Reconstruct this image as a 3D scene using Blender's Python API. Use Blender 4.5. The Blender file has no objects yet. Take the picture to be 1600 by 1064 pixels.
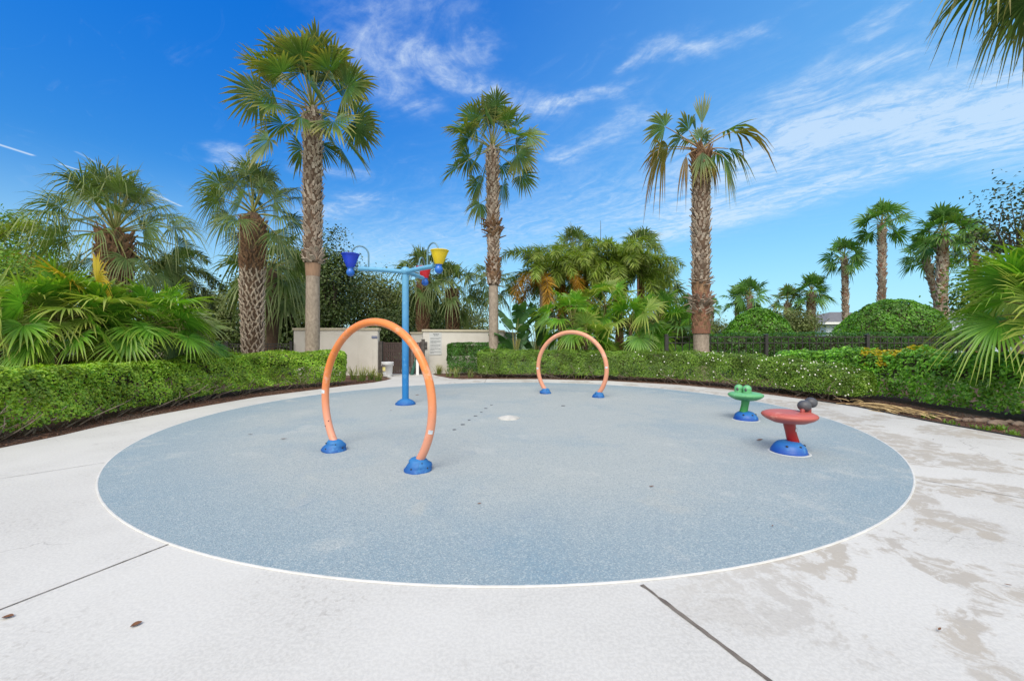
import bpy, math
import numpy as np
from mathutils import Vector
R = math.radians
C = bpy.context.scene.collection
scene = bpy.context.scene

# ------------------------------------------------------------------ camera, sky, sun, exposure
H, F = 1.4, 640.0                      # eye height (m), focal length in photo pixels (photo 1600 wide)
cam = bpy.data.cameras.new('camera'); cam.sensor_width = 36.0; cam.lens = 36.0*F/1600.0
cam.clip_start = 0.05; cam.clip_end = 2000
camo = bpy.data.objects.new('camera', cam); C.objects.link(camo)
camo.location = (0, 0, H); camo.rotation_euler = (R(90), 0, 0); scene.camera = camo
scene.view_settings.view_transform = 'Standard'; scene.view_settings.look = 'None'
scene.view_settings.gamma = 1.0; scene.view_settings.exposure = 0.15
SUN_EL, SUN_AZ = 50.0, 192.0           # azimuth clockwise from +Y: behind the camera
SKY_STRENGTH, SUN_STRENGTH, SUN_ANGLE = 0.10, 2.7, 32.0

def gy(py): return F*H/(py-532.0)
def gp(px, py):
    Y = gy(py); return ((px-800)/F*Y, Y)
def wx(px, Y): return (px-800)/F*Y
def wz(py, Y): return H+(532-py)/F*Y

class NT:
    """small helper around a node tree"""
    def __init__(s, tree): s.t = tree; s.n = tree.nodes; s.l = tree.links
    def new(s, typ, **kw):
        nd = s.n.new(typ)
        for k, v in kw.items(): setattr(nd, k, v)
        return nd
    def put(s, sock, v):
        if isinstance(v, bpy.types.NodeSocket): s.l.new(v, sock)
        elif v is not None: sock.default_value = v
    def math(s, op, a, b=None, c=None, clamp=False):
        nd = s.new('ShaderNodeMath', operation=op, use_clamp=clamp)
        s.put(nd.inputs[0], a); s.put(nd.inputs[1], b); s.put(nd.inputs[2], c)
        return nd.outputs[0]
    def mix(s, f, a, b, blend='MIX'):
        nd = s.new('ShaderNodeMix', data_type='RGBA', blend_type=blend)
        s.put(nd.inputs[0], f)
        for sock, v in ((nd.inputs[6], a), (nd.inputs[7], b)):
            if isinstance(v, (tuple, list)) and len(v) == 3: v = (*v, 1)
            s.put(sock, v)
        return nd.outputs[2]
    def noise(s, vec, scale, detail=4, rough=0.55, dist=0.0):
        nd = s.new('ShaderNodeTexNoise'); s.put(nd.inputs['Vector'], vec)
        nd.inputs['Scale'].default_value = scale; nd.inputs['Detail'].default_value = detail
        nd.inputs['Roughness'].default_value = rough; nd.inputs['Distortion'].default_value = dist
        return nd.outputs[0]
    def ramp(s, f, lo, hi, a=0.0, b=1.0):
        nd = s.new('ShaderNodeMapRange'); nd.interpolation_type = 'SMOOTHSTEP'
        s.put(nd.inputs[0], f); nd.inputs[1].default_value = lo; nd.inputs[2].default_value = hi
        nd.inputs[3].default_value = a; nd.inputs[4].default_value = b
        return nd.outputs[0]

world = bpy.data.worlds.new('World'); scene.world = world; world.use_nodes = True
N = NT(world.node_tree); N.n.clear()
sky = N.new('ShaderNodeTexSky', sky_type='NISHITA'); sky.sun_disc = False
sky.sun_elevation = R(SUN_EL); sky.sun_rotation = R(SUN_AZ)
sky.air_density = 1.0; sky.dust_density = 0.6; sky.ozone_density = 2.0
tc = N.new('ShaderNodeTexCoord'); sep = N.new('ShaderNodeSeparateXYZ'); N.l.new(tc.outputs['Generated'], sep.inputs[0])
zc = N.math('MAXIMUM', sep.outputs[2], 0.02)
U = N.math('DIVIDE', sep.outputs[0], zc); V = N.math('DIVIDE', sep.outputs[1], zc)   # a flat cirrus layer overhead
comb = N.new('ShaderNodeCombineXYZ'); N.put(comb.inputs[0], U); N.put(comb.inputs[1], V); P = comb.outputs[0]
def plane(px, py): return ((px-800)/(532.0-py), F/(532.0-py))
def dist_seg(a, b):
    """distance in the cirrus layer to the segment a-b"""
    ax, ay = a; bx, by = b; L = math.hypot(bx-ax, by-ay); dx, dy = (bx-ax)/L, (by-ay)/L
    al = N.math('ADD', N.math('MULTIPLY', U, dx), N.math('MULTIPLY_ADD', V, dy, -(ax*dx+ay*dy)))
    ac = N.math('ADD', N.math('MULTIPLY', U, -dy), N.math('MULTIPLY_ADD', V, dx, ax*dy-ay*dx))
    over = N.math('ABSOLUTE', N.math('SUBTRACT', al, N.math('MINIMUM', N.math('MAXIMUM', al, 0.0), L)))
    return N.math('SQRT', N.math('ADD', N.math('MULTIPLY', over, over), N.math('MULTIPLY', ac, ac)))
def blob(p, q, w, amp):
    d = dist_seg(plane(*p), plane(*q)); d = N.math('DIVIDE', d, w)
    g = N.math('POWER', 2.718, N.math('MULTIPLY', N.math('MULTIPLY', d, d), -1.0))
    return N.math('MULTIPLY', g, amp)
U0, V0 = U, V
wn = N.new('ShaderNodeTexNoise'); N.l.new(P, wn.inputs['Vector']); wn.inputs['Scale'].default_value = 2.6; wn.inputs['Detail'].default_value = 6; wn.inputs['Roughness'].default_value = .62
ws = N.new('ShaderNodeSeparateColor'); N.l.new(wn.outputs['Color'], ws.inputs[0])
U = N.math('ADD', U0, N.math('MULTIPLY_ADD', ws.outputs[0], .52, -.26)); V = N.math('ADD', V0, N.math('MULTIPLY_ADD', ws.outputs[1], .52, -.26))
acc = None
for p, q, w, a in [((980, 385), (1620, 196), .26, .95), ((1150, 250), (1700, 140), .34, .62), ((1080, 330), (1350, 180), .42, .6),
                   ((590, 60), (625, 165), .10, .75), ((660, 100), (860, 175), .08, .85), ((850, 168), (965, 148), .05, .8),
                   ((890, 240), (1000, 180), .08, .72), ((990, 98), (1135, 68), .05, .8), ((1250, 140), (1420, 75), .09, .7),
                   ((505, 335), (570, 310), .12, .7), ((340, 235), (375, 265), .07, .85), ((480, 262), (560, 268), .08, .5),
                   ((560, 400), (1000, 330), 1.0, .55), ((700, 95), (760, 70), .05, .6), ((1250, 200), (1640, 160), .2, .45),
                   ((1380, 30), (1330, 65), .04, .55), ((1540, 150), (1660, 250), .3, .55), ((600, 20), (700, 30), .05, .35)]:
    b = blob(p, q, w, a); acc = b if acc is None else N.math('ADD', acc, b)
# fibrous noise drawn out along the wind
mp = N.new('ShaderNodeMapping', vector_type='TEXTURE'); N.l.new(P, mp.inputs[0]); mp.inputs['Rotation'].default_value = (0, 0, R(-50)); mp.inputs['Scale'].default_value = (1/1.3, 1/3.0, 1)
warp = N.new('ShaderNodeTexNoise'); N.l.new(P, warp.inputs['Vector']); warp.inputs['Scale'].default_value = 1.3; warp.inputs['Detail'].default_value = 2
va = N.new('ShaderNodeVectorMath', operation='MULTIPLY_ADD'); N.l.new(warp.outputs['Color'], va.inputs[0]); va.inputs[1].default_value = (1.9, 1.9, 0); N.l.new(mp.outputs[0], va.inputs[2])
fib = N.noise(va.outputs[0], 3.0, 11, .68, .4)
fine = N.noise(P, 17.0, 9, .72, .5)
tex = N.math('ADD', N.math('MULTIPLY', fib, .66), N.math('MULTIPLY', fine, .34))
base = N.ramp(tex, .34, .78)
mask = N.math('MULTIPLY', acc, N.math('MULTIPLY_ADD', base, .80, .10))
faint = N.math('MULTIPLY', N.ramp(fib, .55, .8), .06)
mask = N.math('ADD', mask, faint)
U, V = U0, V0
for p, q, w, a in [((-40, 214), (48, 242), .012, .85), ((95, 257), (136, 270), .010, .6), ((232, 300), (282, 322), .012, .6), ((120, 238), (262, 312), .009, .22)]:
    mask = N.math('ADD', mask, blob(p, q, w, a))
mask = N.math('MINIMUM', N.math('MAXIMUM', mask, 0.0), 0.60)
hs = N.new('ShaderNodeHueSaturation'); N.l.new(sky.outputs[0], hs.inputs['Color']); hs.inputs['Saturation'].default_value = 1.35; hs.inputs['Value'].default_value = 1.0
zen = N.ramp(sep.outputs[2], .05, .75)
tint = N.mix(zen, (.98, 1.32, 1.36), (.125, 1.46, 2.42))
skyc = N.mix(1.0, hs.outputs[0], tint, 'MULTIPLY')
hz = N.math('MULTIPLY', N.ramp(sep.outputs[2], -.02, .34, 1, 0), .62)
skyc = N.mix(hz, skyc, (5.8, 8.4, 9.7))
side = N.math('MULTIPLY', N.ramp(N.math('MULTIPLY_ADD', sep.outputs[2], -.7, sep.outputs[0]), -.85, .6), .42)   # thin high haze thickening to the east
skyc = N.mix(side, skyc, (2.9, 7.2, 10.2))
col = N.mix(mask, skyc, (7.2, 8.3, 9.3))
# a bright veil of unseen cloud overhead and behind the camera, added for soft neutral fill
fill_veil = N.math('MULTIPLY', N.ramp(N.math('MULTIPLY_ADD', sep.outputs[2], -.45, sep.outputs[1]), .22, -.45), N.math('MULTIPLY_ADD', fib, .5, .55), clamp=True)
col = N.mix(fill_veil, col, (13.5, 12.8, 11.8))
bg = N.new('ShaderNodeBackground'); N.l.new(col, bg.inputs[0]); bg.inputs[1].default_value = SKY_STRENGTH
wo = N.new('ShaderNodeOutputWorld'); N.l.new(bg.outputs[0], wo.inputs[0])

sl = bpy.data.lights.new('sun', 'SUN'); sl.energy = SUN_STRENGTH; sl.angle = R(SUN_ANGLE); sl.color = (1.0, .93, .82)
so = bpy.data.objects.new('sun', sl); C.objects.link(so)
sd = Vector((math.sin(R(SUN_AZ))*math.cos(R(SUN_EL)), math.cos(R(SUN_AZ))*math.cos(R(SUN_EL)), math.sin(R(SUN_EL))))
so.rotation_euler = sd.to_track_quat('Z', 'Y').to_euler(); so.location = sd*50

# ------------------------------------------------------------------ materials
def new_mat(name):
    m = bpy.data.materials.new(name); m.use_nodes = True
    n = NT(m.node_tree); b = m.node_tree.nodes['Principled BSDF']
    g = n.new('ShaderNodeTexCoord')
    return m, n, b, g
def bump(n, b, h, strength, dist=.01):
    bp = n.new('ShaderNodeBump'); bp.inputs['Strength'].default_value = strength; bp.inputs['Distance'].default_value = dist
    n.put(bp.inputs['Height'], h); n.l.new(bp.outputs[0], b.inputs['Normal'])
def plain(name, c, c2=None, scale=6, rough=.5, metal=0, bmp=0, bscale=60, spec=.5):
    m, n, b, g = new_mat(name)
    f = n.ramp(n.noise(g.outputs['Object'], scale, 6, .6), .3, .7)
    n.put(b.inputs['Base Color'], n.mix(f, c, c2 or tuple(x*.8 for x in c)))
    b.inputs['Roughness'].default_value = rough; b.inputs['Metallic'].default_value = metal
    b.inputs['Specular IOR Level'].default_value = spec
    if bmp: bump(n, b, n.noise(g.outputs['Object'], bscale, 5), bmp)
    return m
def leafmat(name, a, b_, tip=(.30, .22, .05), tipk=0.0, clump=(.5, 1.35), rough=.42, trans=.28, cscale=1.6):
    m, n, b, g = new_mat(name)
    geo = n.new('ShaderNodeNewGeometry')
    c = n.mix(geo.outputs['Random Per Island'], a, b_)
    cl = n.ramp(n.noise(g.outputs['Object'], cscale, 3), .32, .68, clump[0], clump[1])
    cc = n.new('ShaderNodeCombineXYZ'); [n.put(cc.inputs[i], cl) for i in range(3)]
    c = n.mix(1.0, c, cc.outputs[0], 'MULTIPLY')
    at = n.new('ShaderNodeAttribute'); at.attribute_name = 'tip'
    tf = n.math('MULTIPLY', at.outputs['Fac'], n.math('MULTIPLY_ADD', n.noise(g.outputs['Object'], 2.5, 2), 1.6*tipk, .1*tipk), clamp=True)
    c = n.mix(tf, c, tip)
    n.put(b.inputs['Base Color'], c); b.inputs['Roughness'].default_value = rough
    b.inputs['Specular IOR Level'].default_value = .4
    tr = n.new('ShaderNodeBsdfTranslucent'); n.put(tr.inputs[0], n.mix(1.0, c, (1.5, 1.5, .5), 'MULTIPLY'))
    ms = n.new('ShaderNodeMixShader'); ms.inputs[0].default_value = trans
    n.l.new(b.outputs[0], ms.inputs[1]); n.l.new(tr.outputs[0], ms.inputs[2])
    n.l.new(ms.outputs[0], m.node_tree.nodes['Material Output'].inputs[0])
    return m
def islandmat(name, a, b_, rough=.85, fib=(40, 40, 3), bmp=.5):
    m, n, b, g = new_mat(name)
    geo = n.new('ShaderNodeNewGeometry')
    c = n.mix(geo.outputs['Random Per Island'], a, b_)
    mpg = n.new('ShaderNodeMapping'); n.l.new(g.outputs['Object'], mpg.inputs[0]); mpg.inputs['Scale'].default_value = fib
    f = n.noise(mpg.outputs[0], 1.0, 5, .65)
    c = n.mix(1.0, c, n.mix(n.ramp(f, .3, .7), (.55, .52, .5), (1.25, 1.25, 1.25)), 'MULTIPLY')
    n.put(b.inputs['Base Color'], c); b.inputs['Roughness'].default_value = rough
    bump(n, b, f, bmp, .02); return m

M = {}
M['wash'] = leafmat('washingtonia_leaf', (.050, .125, .028), (.095, .190, .045), (.42, .33, .10), .75, (.7, 1.3))
M['wash_young'] = leafmat('young_fan_leaf', (.055, .16, .032), (.11, .25, .05), (.35, .33, .08), .25, (.8, 1.2))
M['wash_dry'] = leafmat('drying_fan_leaf', (.16, .17, .035), (.22, .21, .05), (.26, .15, .05), 1.6, (.75, 1.2))
M['wash_dead'] = leafmat('dead_fan_leaf', (.26, .18, .09), (.36, .27, .14), (.22, .13, .06), .8, (.7, 1.2), .7, .15)
M['sabal'] = leafmat('sabal_leaf', (.075, .135, .034), (.155, .235, .070), (.36, .36, .16), .55, (.7, 1.3))
M['livi'] = leafmat('livistona_leaf', (.075, .24, .020), (.18, .40, .045), (.42, .40, .06), .55, (.75, 1.25), .35, .34)
M['livi_light'] = leafmat('pale_livistona_leaf', (.16, .27, .045), (.25, .36, .08), (.50, .48, .12), .8, (.85, 1.2), .35, .36)
M['livi_yellow'] = leafmat('yellow_livistona_leaf', (.50, .38, .02), (.62, .46, .03), (.45, .25, .05), .6, (.85, 1.15), .4, .3)
M['foxtail'] = leafmat('foxtail_leaf', (.115, .22, .028), (.26, .36, .055), (.33, .32, .06), .5, (.65, 1.3))
M['foxtail_gold'] = leafmat('golden_foxtail_leaf', (.40, .20, .015), (.50, .30, .03), (.36, .20, .03), .6, (.7, 1.2))
M['queen'] = leafmat('dark_feather_leaf', (.035, .075, .022), (.06, .11, .03), (.15, .16, .04), .3, (.6, 1.3))
M['petiole'] = plain('petiole', (.20, .25, .06), (.28, .24, .08), 4, .5)
M['petiole_brown'] = plain('brown_petiole', (.22, .13, .06), (.30, .22, .10), 4, .6)
M['hedge_l'] = leafmat('bright_hedge_leaf', (.115, .28, .022), (.36, .52, .055), clump=(.7, 1.3), rough=.35, cscale=2.2)
M['hedge_f'] = leafmat('flowering_hedge_leaf', (.080, .19, .022), (.24, .37, .055), clump=(.65, 1.3), rough=.35, cscale=2.0)
M['hedge_d'] = leafmat('dark_hedge_leaf', (.035, .13, .016), (.09, .22, .028), clump=(.65, 1.3), rough=.32, cscale=2.4)
M['hedge_r'] = leafmat('glossy_hedge_leaf', (.075, .25, .022), (.24, .50, .050), clump=(.65, 1.3), rough=.30, cscale=2.0)
M['hedge_y'] = leafmat('yellow_hedge_leaf', (.42, .34, .015), (.55, .45, .03), clump=(.85, 1.15), rough=.35)
M['dome'] = leafmat('dome_shrub_leaf', (.055, .19, .014), (.16, .36, .035), clump=(.6, 1.3), rough=.35, cscale=1.6)
M['flower'] = plain('white_petal', (.82, .82, .76), (.75, .75, .66), 5, .6)
M['oak'] = leafmat('oak_leaf', (.045, .085, .022), (.115, .155, .045), clump=(.55, 1.4), rough=.5, trans=.18, cscale=.9)
M['olive'] = leafmat('olive_tree_leaf', (.085, .125, .030), (.17, .20, .065), clump=(.6, 1.35), rough=.5, trans=.2, cscale=.9)
M['sparse'] = leafmat('sparse_tree_leaf', (.028, .045, .012), (.05, .075, .02), clump=(.7, 1.3), rough=.5, trans=.18)
M['lime'] = leafmat('lime_shrub_leaf', (.09, .20, .018), (.17, .31, .03), clump=(.6, 1.3), rough=.4)
M['banana'] = leafmat('paddle_leaf', (.040, .12, .030), (.07, .17, .05), clump=(.8, 1.2), rough=.3, trans=.25)
M['iris'] = leafmat('strap_leaf', (.12, .20, .05), (.24, .30, .09), (.5, .42, .18), .8, clump=(.8, 1.2))
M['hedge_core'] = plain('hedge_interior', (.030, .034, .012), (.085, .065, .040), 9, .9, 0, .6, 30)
M['twig'] = plain('twig_bark', (.34, .28, .22), (.17, .13, .10), 8, .9, 0, .5, 60)
M['bark'] = plain('bark', (.13, .10, .075), (.07, .055, .04), 5, .9, 0, .7, 25)
def trunkmat(name, a, b_, sc=(14, 14, 5), bm=.5):
    m, n, b, g = new_mat(name)
    mpg = n.new('ShaderNodeMapping'); n.l.new(g.outputs['Object'], mpg.inputs[0]); mpg.inputs['Scale'].default_value = sc
    f = n.noise(mpg.outputs[0], 1.0, 6, .6)
    f2 = n.noise(g.outputs['Object'], 1.3, 2)
    c = n.mix(n.ramp(f, .3, .7), a, b_); c = n.mix(n.math('MULTIPLY', n.ramp(f2, .4, .7), .5), c, tuple(x*.55 for x in a))
    n.put(b.inputs['Base Color'], c); b.inputs['Roughness'].default_value = .9; bump(n, b, f, bm, .02); return m
M['trunk_grey'] = trunkmat('grey_palm_trunk', (.40, .33, .26), (.25, .20, .155), (14, 14, 9))
M['trunk_red'] = trunkmat('red_brown_palm_trunk', (.29, .135, .08), (.15, .07, .045), (22, 22, 7), .9)
M['trunk_tan'] = trunkmat('tan_palm_bark', (.38, .235, .15), (.27, .17, .11), (16, 16, 4))
M['trunk_dark'] = trunkmat('dark_palm_trunk', (.13, .08, .05), (.075, .048, .03))
M['boot'] = islandmat('palm_boot', (.24, .17, .125), (.55, .47, .385))
M['boot_brown'] = islandmat('brown_palm_boot', (.20, .105, .055), (.34, .21, .12))
M['boot_pale'] = islandmat('pale_palm_boot', (.44, .355, .27), (.66, .57, .46))

def concrete():
    m, n, b, g = new_mat('deck_concrete'); o = g.outputs['Object']
    sp = n.new('ShaderNodeSeparateXYZ'); n.l.new(o, sp.inputs[0])
    c = n.mix(n.ramp(n.noise(o, .55, 5, .6), .35, .68), (.505, .503, .485), (.430, .427, .410))
    fine = n.noise(o, 55, 5, .7)
    c = n.mix(n.math('MULTIPLY', n.ramp(fine, .40, .60), .42), c, (.61, .605, .58))
    kn = n.noise(o, 26, 6, .6, .5)                       # worn knock-down texture
    worn = n.math('MULTIPLY', n.ramp(n.noise(o, 1.1, 3), .45, .65), n.ramp(kn, .56, .62))
    c = n.mix(n.math('MULTIPLY', worn, .55), c, (.36, .35, .33))
    st = n.noise(o, 1.05, 8, .62, .35)
    reg = n.ramp(n.math('MULTIPLY_ADD', sp.outputs[1], .35, sp.outputs[0]), 1.0, 3.2)
    near = n.ramp(n.math('MULTIPLY_ADD', sp.outputs[1], .15, sp.outputs[0]), 4.4, 6.2, 0, .035)
    ddx = n.math('ADD', sp.outputs[0], -.02); ddy = n.math('ADD', sp.outputs[1], -8.05)
    rim = n.math('SQRT', n.math('ADD', n.math('MULTIPLY', ddx, ddx), n.math('MULTIPLY', ddy, ddy)))
    tval = n.math('ADD', n.math('ADD', st, near), n.ramp(rim, 5.6, 6.7, .085, 0))        # water runs off the pad and stains its margin
    mk = n.math('MULTIPLY', n.ramp(tval, .545, .575), reg)
    kn2 = n.ramp(n.noise(o, 6.5, 9, .74, .6), .43, .52, .12, 1)
    stc = n.mix(n.noise(o, 1.7, 2), (.33, .32, .305), (.37, .32, .25))
    c = n.mix(n.math('MULTIPLY', mk, n.math('MULTIPLY', kn2, .80)), c, stc)
    sm = n.math('MULTIPLY', n.ramp(n.noise(o, 3.2, 7, .65), .64, .67), n.math('MULTIPLY_ADD', reg, .5, .05))
    c = n.mix(sm, c, (.36, .34, .31))
    vc = n.new('ShaderNodeTexVoronoi', feature='DISTANCE_TO_EDGE'); vc.inputs['Scale'].default_value = .55
    wv = n.new('ShaderNodeVectorMath', operation='MULTIPLY_ADD'); nzc = n.new('ShaderNodeTexNoise'); n.l.new(o, nzc.inputs['Vector']); nzc.inputs['Scale'].default_value = 2.2; nzc.inputs['Detail'].default_value = 8
    n.l.new(nzc.outputs['Color'], wv.inputs[0]); wv.inputs[1].default_value = (.7, .7, 0); n.l.new(o, wv.inputs[2]); n.l.new(wv.outputs[0], vc.inputs['Vector'])
    crk = n.math('MULTIPLY', n.ramp(vc.outputs['Distance'], .0, .0035, 1, 0), n.ramp(n.noise(o, .6, 2), .52, .58))
    c = n.mix(n.math('MULTIPLY', crk, .55), c, (.20, .19, .18))
    # grime washed off the rubber surface along the left walk
    gm = n.math('MULTIPLY', n.ramp(n.noise(o, 1.6, 7, .6), .60, .66), n.ramp(sp.outputs[0], -3.5, -5.0))
    c = n.mix(n.math('MULTIPLY', gm, .35), c, (.36, .36, .35))
    n.put(b.inputs['Base Color'], c); b.inputs['Roughness'].default_value = .78; b.inputs['Specular IOR Level'].default_value = .3
    bump(n, b, n.math('ADD', n.math('MULTIPLY', kn, .6), n.math('MULTIPLY', fine, .4)), .35, .006); return m
M['concrete'] = concrete()
def rubber(cx, cy, rad):
    m, n, b, g = new_mat('rubber_safety_surface'); o = g.outputs['Object']
    sp = n.new('ShaderNodeSeparateXYZ'); n.l.new(o, sp.inputs[0])
    dx = n.math('ADD', sp.outputs[0], -cx); dy = n.math('ADD', sp.outputs[1], -cy)
    rr = n.math('DIVIDE', n.math('SQRT', n.math('ADD', n.math('MULTIPLY', dx, dx), n.math('MULTIPLY', dy, dy))), rad)
    big = n.noise(o, .5, 5, .6, .4)
    edge = n.math('ADD', n.ramp(rr, .68, 1.0, 0, .62), n.ramp(big, .46, .70, 0, .42), clamp=True)
    c = n.mix(edge, (.335, .374, .378), (.175, .272, .345))          # faded middle, bluer rim
    c = n.mix(n.math('MULTIPLY', n.ramp(n.noise(o, 1.3, 6, .65), .54, .70), .45), c, (.45, .47, .455))   # worn bald patches
    c = n.mix(n.math('MULTIPLY', n.ramp(n.noise(o, .9, 5, .6, .8), .60, .72), .30), c, (.44, .43, .38))
    c = n.mix(n.math('MULTIPLY', n.ramp(n.noise(o, 2.4, 5, .6), .58, .70), .35), c, (.24, .30, .36))
    vo = n.new('ShaderNodeTexVoronoi'); n.l.new(o, vo.inputs['Vector']); vo.inputs['Scale'].default_value = 130
    sc = n.new('ShaderNodeSeparateColor'); n.l.new(vo.outputs['Color'], sc.inputs[0])
    c = n.mix(n.ramp(sc.outputs[0], .70, .76, 0, .26), c, (.62, .64, .62))
    c = n.mix(n.ramp(sc.outputs[1], .74, .80, 0, .36), c, (.12, .17, .22))
    n.put(b.inputs['Base Color'], c); b.inputs['Roughness'].default_value = .85; b.inputs['Specular IOR Level'].default_value = .25
    bump(n, b, vo.outputs['Distance'], .6, .006); return m
def mulchmat():
    m, n, b, g = new_mat('mulch'); o = g.outputs['Object']
    c = n.mix(n.ramp(n.noise(o, 22, 6, .7), .3, .7), (.045, .022, .014), (.17, .085, .05))
    c = n.mix(n.math('MULTIPLY', n.ramp(n.noise(o, .8, 4), .5, .65), .6), c, (.20, .16, .12))
    n.put(b.inputs['Base Color'], c); b.inputs['Roughness'].default_value = .95
    bump(n, b, n.noise(o, 30, 6, .7), 1.0, .03); return m
M['mulch'] = mulchmat()
M['chip'] = islandmat('mulch_chip', (.07, .032, .02), (.24, .13, .08), .9)
M['grass'] = plain('lawn', (.06, .11, .025), (.10, .14, .04), 1.5, .9, 0, .6, 40)
M['white_edge'] = plain('white_edge_paint', (.62, .62, .60), (.52, .52, .50), 8, .6)
M['joint'] = plain('joint_gap', (.10, .085, .075), (.17, .15, .13), 12, .95)
M['stucco'] = plain('cream_stucco', (.60, .57, .51), (.54, .51, .455), 1.2, .9, 0, .35, 70)
def stucco():
    m, n, b, g = new_mat('streaked_stucco'); o = g.outputs['Object']
    mp_ = n.new('ShaderNodeMapping'); n.l.new(o, mp_.inputs[0]); mp_.inputs['Scale'].default_value = (7, 7, .5)
    c = n.mix(n.ramp(n.noise(o, 1.2, 5), .3, .7), (.70, .665, .60), (.63, .595, .53))
    c = n.mix(n.math('MULTIPLY', n.ramp(n.noise(mp_.outputs[0], 1.0, 6, .65), .54, .78), .40), c, (.44, .41, .35))
    n.put(b.inputs['Base Color'], c); b.inputs['Roughness'].default_value = .9; bump(n, b, n.noise(o, 45, 5), .6, .012); return m
M['stucco'] = stucco()
M['cap'] = plain('wall_cap', (.57, .51, .38), (.49, .44, .33), 2, .85, 0, .3, 50)
M['gate'] = plain('brown_gate_paint', (.070, .042, .036), (.052, .032, .028), 5, .5)
M['gate_post'] = plain('weathered_post', (.10, .085, .075), (.06, .052, .047), 6, .7)
M['fence'] = plain('bronze_fence_paint', (.050, .047, .045), (.035, .033, .032), 5, .45)
def fade(name, lo, hi, z0, z1, streak, rough=.38):
    """paint that the sun has bleached towards the bottom or the top, with scuffs"""
    m, n, b, g = new_mat(name); o = g.outputs['Object']
    sp = n.new('ShaderNodeSeparateXYZ'); n.l.new(o, sp.inputs[0])
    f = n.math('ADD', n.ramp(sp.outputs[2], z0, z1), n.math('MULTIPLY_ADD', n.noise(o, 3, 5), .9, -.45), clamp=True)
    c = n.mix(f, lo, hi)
    c = n.mix(n.math('MULTIPLY', n.ramp(n.noise(o, 5.5, 8, .72), .54, .66), .65), c, streak)
    c = n.mix(n.math('MULTIPLY', n.ramp(n.noise(o, 16, 6, .7, .5), .60, .66), .30), c, tuple(x*.45 for x in lo))
    n.put(b.inputs['Base Color'], c); b.inputs['Roughness'].default_value = rough; b.inputs['Specular IOR Level'].default_value = .4
    bump(n, b, n.noise(o, 40, 3), .08, .004); return m
M['orange'] = fade('faded_orange_paint', (.66, .29, .19), (.72, .22, .055), .25, 1.15, (.72, .42, .32))
M['orange_pale'] = fade('pale_orange_paint', (.62, .27, .17), (.66, .31, .19), .2, 1.2, (.70, .42, .33), .5)
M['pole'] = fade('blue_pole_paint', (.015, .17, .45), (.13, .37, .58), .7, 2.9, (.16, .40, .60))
M['pipe'] = plain('blue_grey_pipe', (.15, .29, .38), (.11, .22, .30), 8, .4)
M['rock'] = fade('blue_rock_paint', (.008, .075, .30), (.028, .17, .42), .0, .16, (.05, .22, .48), .55)
M['dome_blue'] = fade('royal_blue_paint', (.008, .06, .33), (.03, .18, .47), .0, .2, (.12, .36, .62), .45)
M['bolt'] = plain('dark_bolt', (.015, .018, .025), None, 8, .5)
M['cup_blue'] = plain('blue_plastic', (.012, .045, .50), (.02, .06, .58), 5, .3)
M['cup_yellow'] = plain('yellow_plastic', (.74, .56, .02), (.66, .48, .02), 5, .35)
M['cup_red'] = plain('red_plastic', (.64, .02, .035), (.55, .02, .03), 5, .35)
M['ball'] = plain('blue_ball_plastic', (.012, .10, .46), (.02, .14, .52), 7, .3)
M['seat_red'] = fade('worn_red_paint', (.36, .095, .08), (.48, .105, .08), .38, .58, (.58, .25, .20), .45)
M['seat_green'] = fade('worn_green_paint', (.03, .19, .06), (.13, .40, .18), .33, .5, (.20, .46, .25), .45)
M['stem_red'] = fade('red_stem_paint', (.30, .007, .008), (.28, .045, .04), .15, .45, (.40, .13, .10), .3)
M['stem_green'] = fade('green_stem_paint', (.035, .24, .06), (.06, .32, .12), .15, .45, (.14, .40, .18), .35)
M['eye_dark'] = plain('slate_grey_eye', (.055, .058, .068), (.085, .088, .10), 6, .5)
M['sticker'] = plain('sticker', (.70, .72, .74), (.45, .52, .58), 30, .4)
M['dome_white'] = plain('white_drain_cover', (.54, .53, .49), (.44, .43, .40), 10, .6)
M['white'] = plain('white_paint', (.78, .78, .77), (.72, .72, .71), 4, .5)
M['pail'] = plain('white_pail_plastic', (.76, .77, .78), (.68, .69, .70), 6, .35)
M['label_yellow'] = plain('yellow_label', (.74, .62, .06), (.80, .74, .40), 14, .5)
M['sign'] = plain('pale_sign_board', (.60, .61, .60), (.56, .57, .56), 3, .5)
M['ink'] = plain('grey_lettering', (.10, .11, .12), (.16, .17, .18), 40, .6)
M['sign_blue'] = plain('navy_sign', (.03, .06, .20), (.04, .08, .24), 6, .4)
M['green_cloth'] = plain('dark_green_cloth', (.012, .07, .05), (.02, .10, .07), 6, .7)
M['lockbox'] = plain('lock_metal', (.16, .15, .13), (.10, .095, .09), 12, .45, .6)
M['lamp_dark'] = plain('lamp_post_paint', (.07, .068, .07), (.05, .05, .05), 5, .5)
M['globe'] = plain('opal_globe', (.62, .62, .60), (.55, .55, .53), 5, .25)
M['house'] = plain('pale_blue_siding', (.44, .52, .58), (.40, .48, .54), 1, .8)
M['roof'] = plain('grey_shingle', (.115, .115, .125), (.16, .16, .17), 3, .9, 0, .4, 20)
M['glass'] = plain('window_glass', (.05, .06, .07), None, 3, .1)
M['tan_wall'] = plain('tan_block_wall', (.46, .40, .30), (.40, .34, .26), 1, .9)
M['stone'] = plain('brown_stone', (.22, .16, .12), (.12, .09, .07), 7, .9, 0, .8, 18)
M['straw'] = islandmat('dry_frond', (.36, .24, .10), (.56, .42, .20), .85, (6, 6, 20), .3)
M['dead_leaf'] = plain('dead_leaf', (.16, .07, .03), (.09, .04, .02), 25, .8)
M['edging'] = plain('black_edging', (.03, .03, .03), None, 5, .6)
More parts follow.
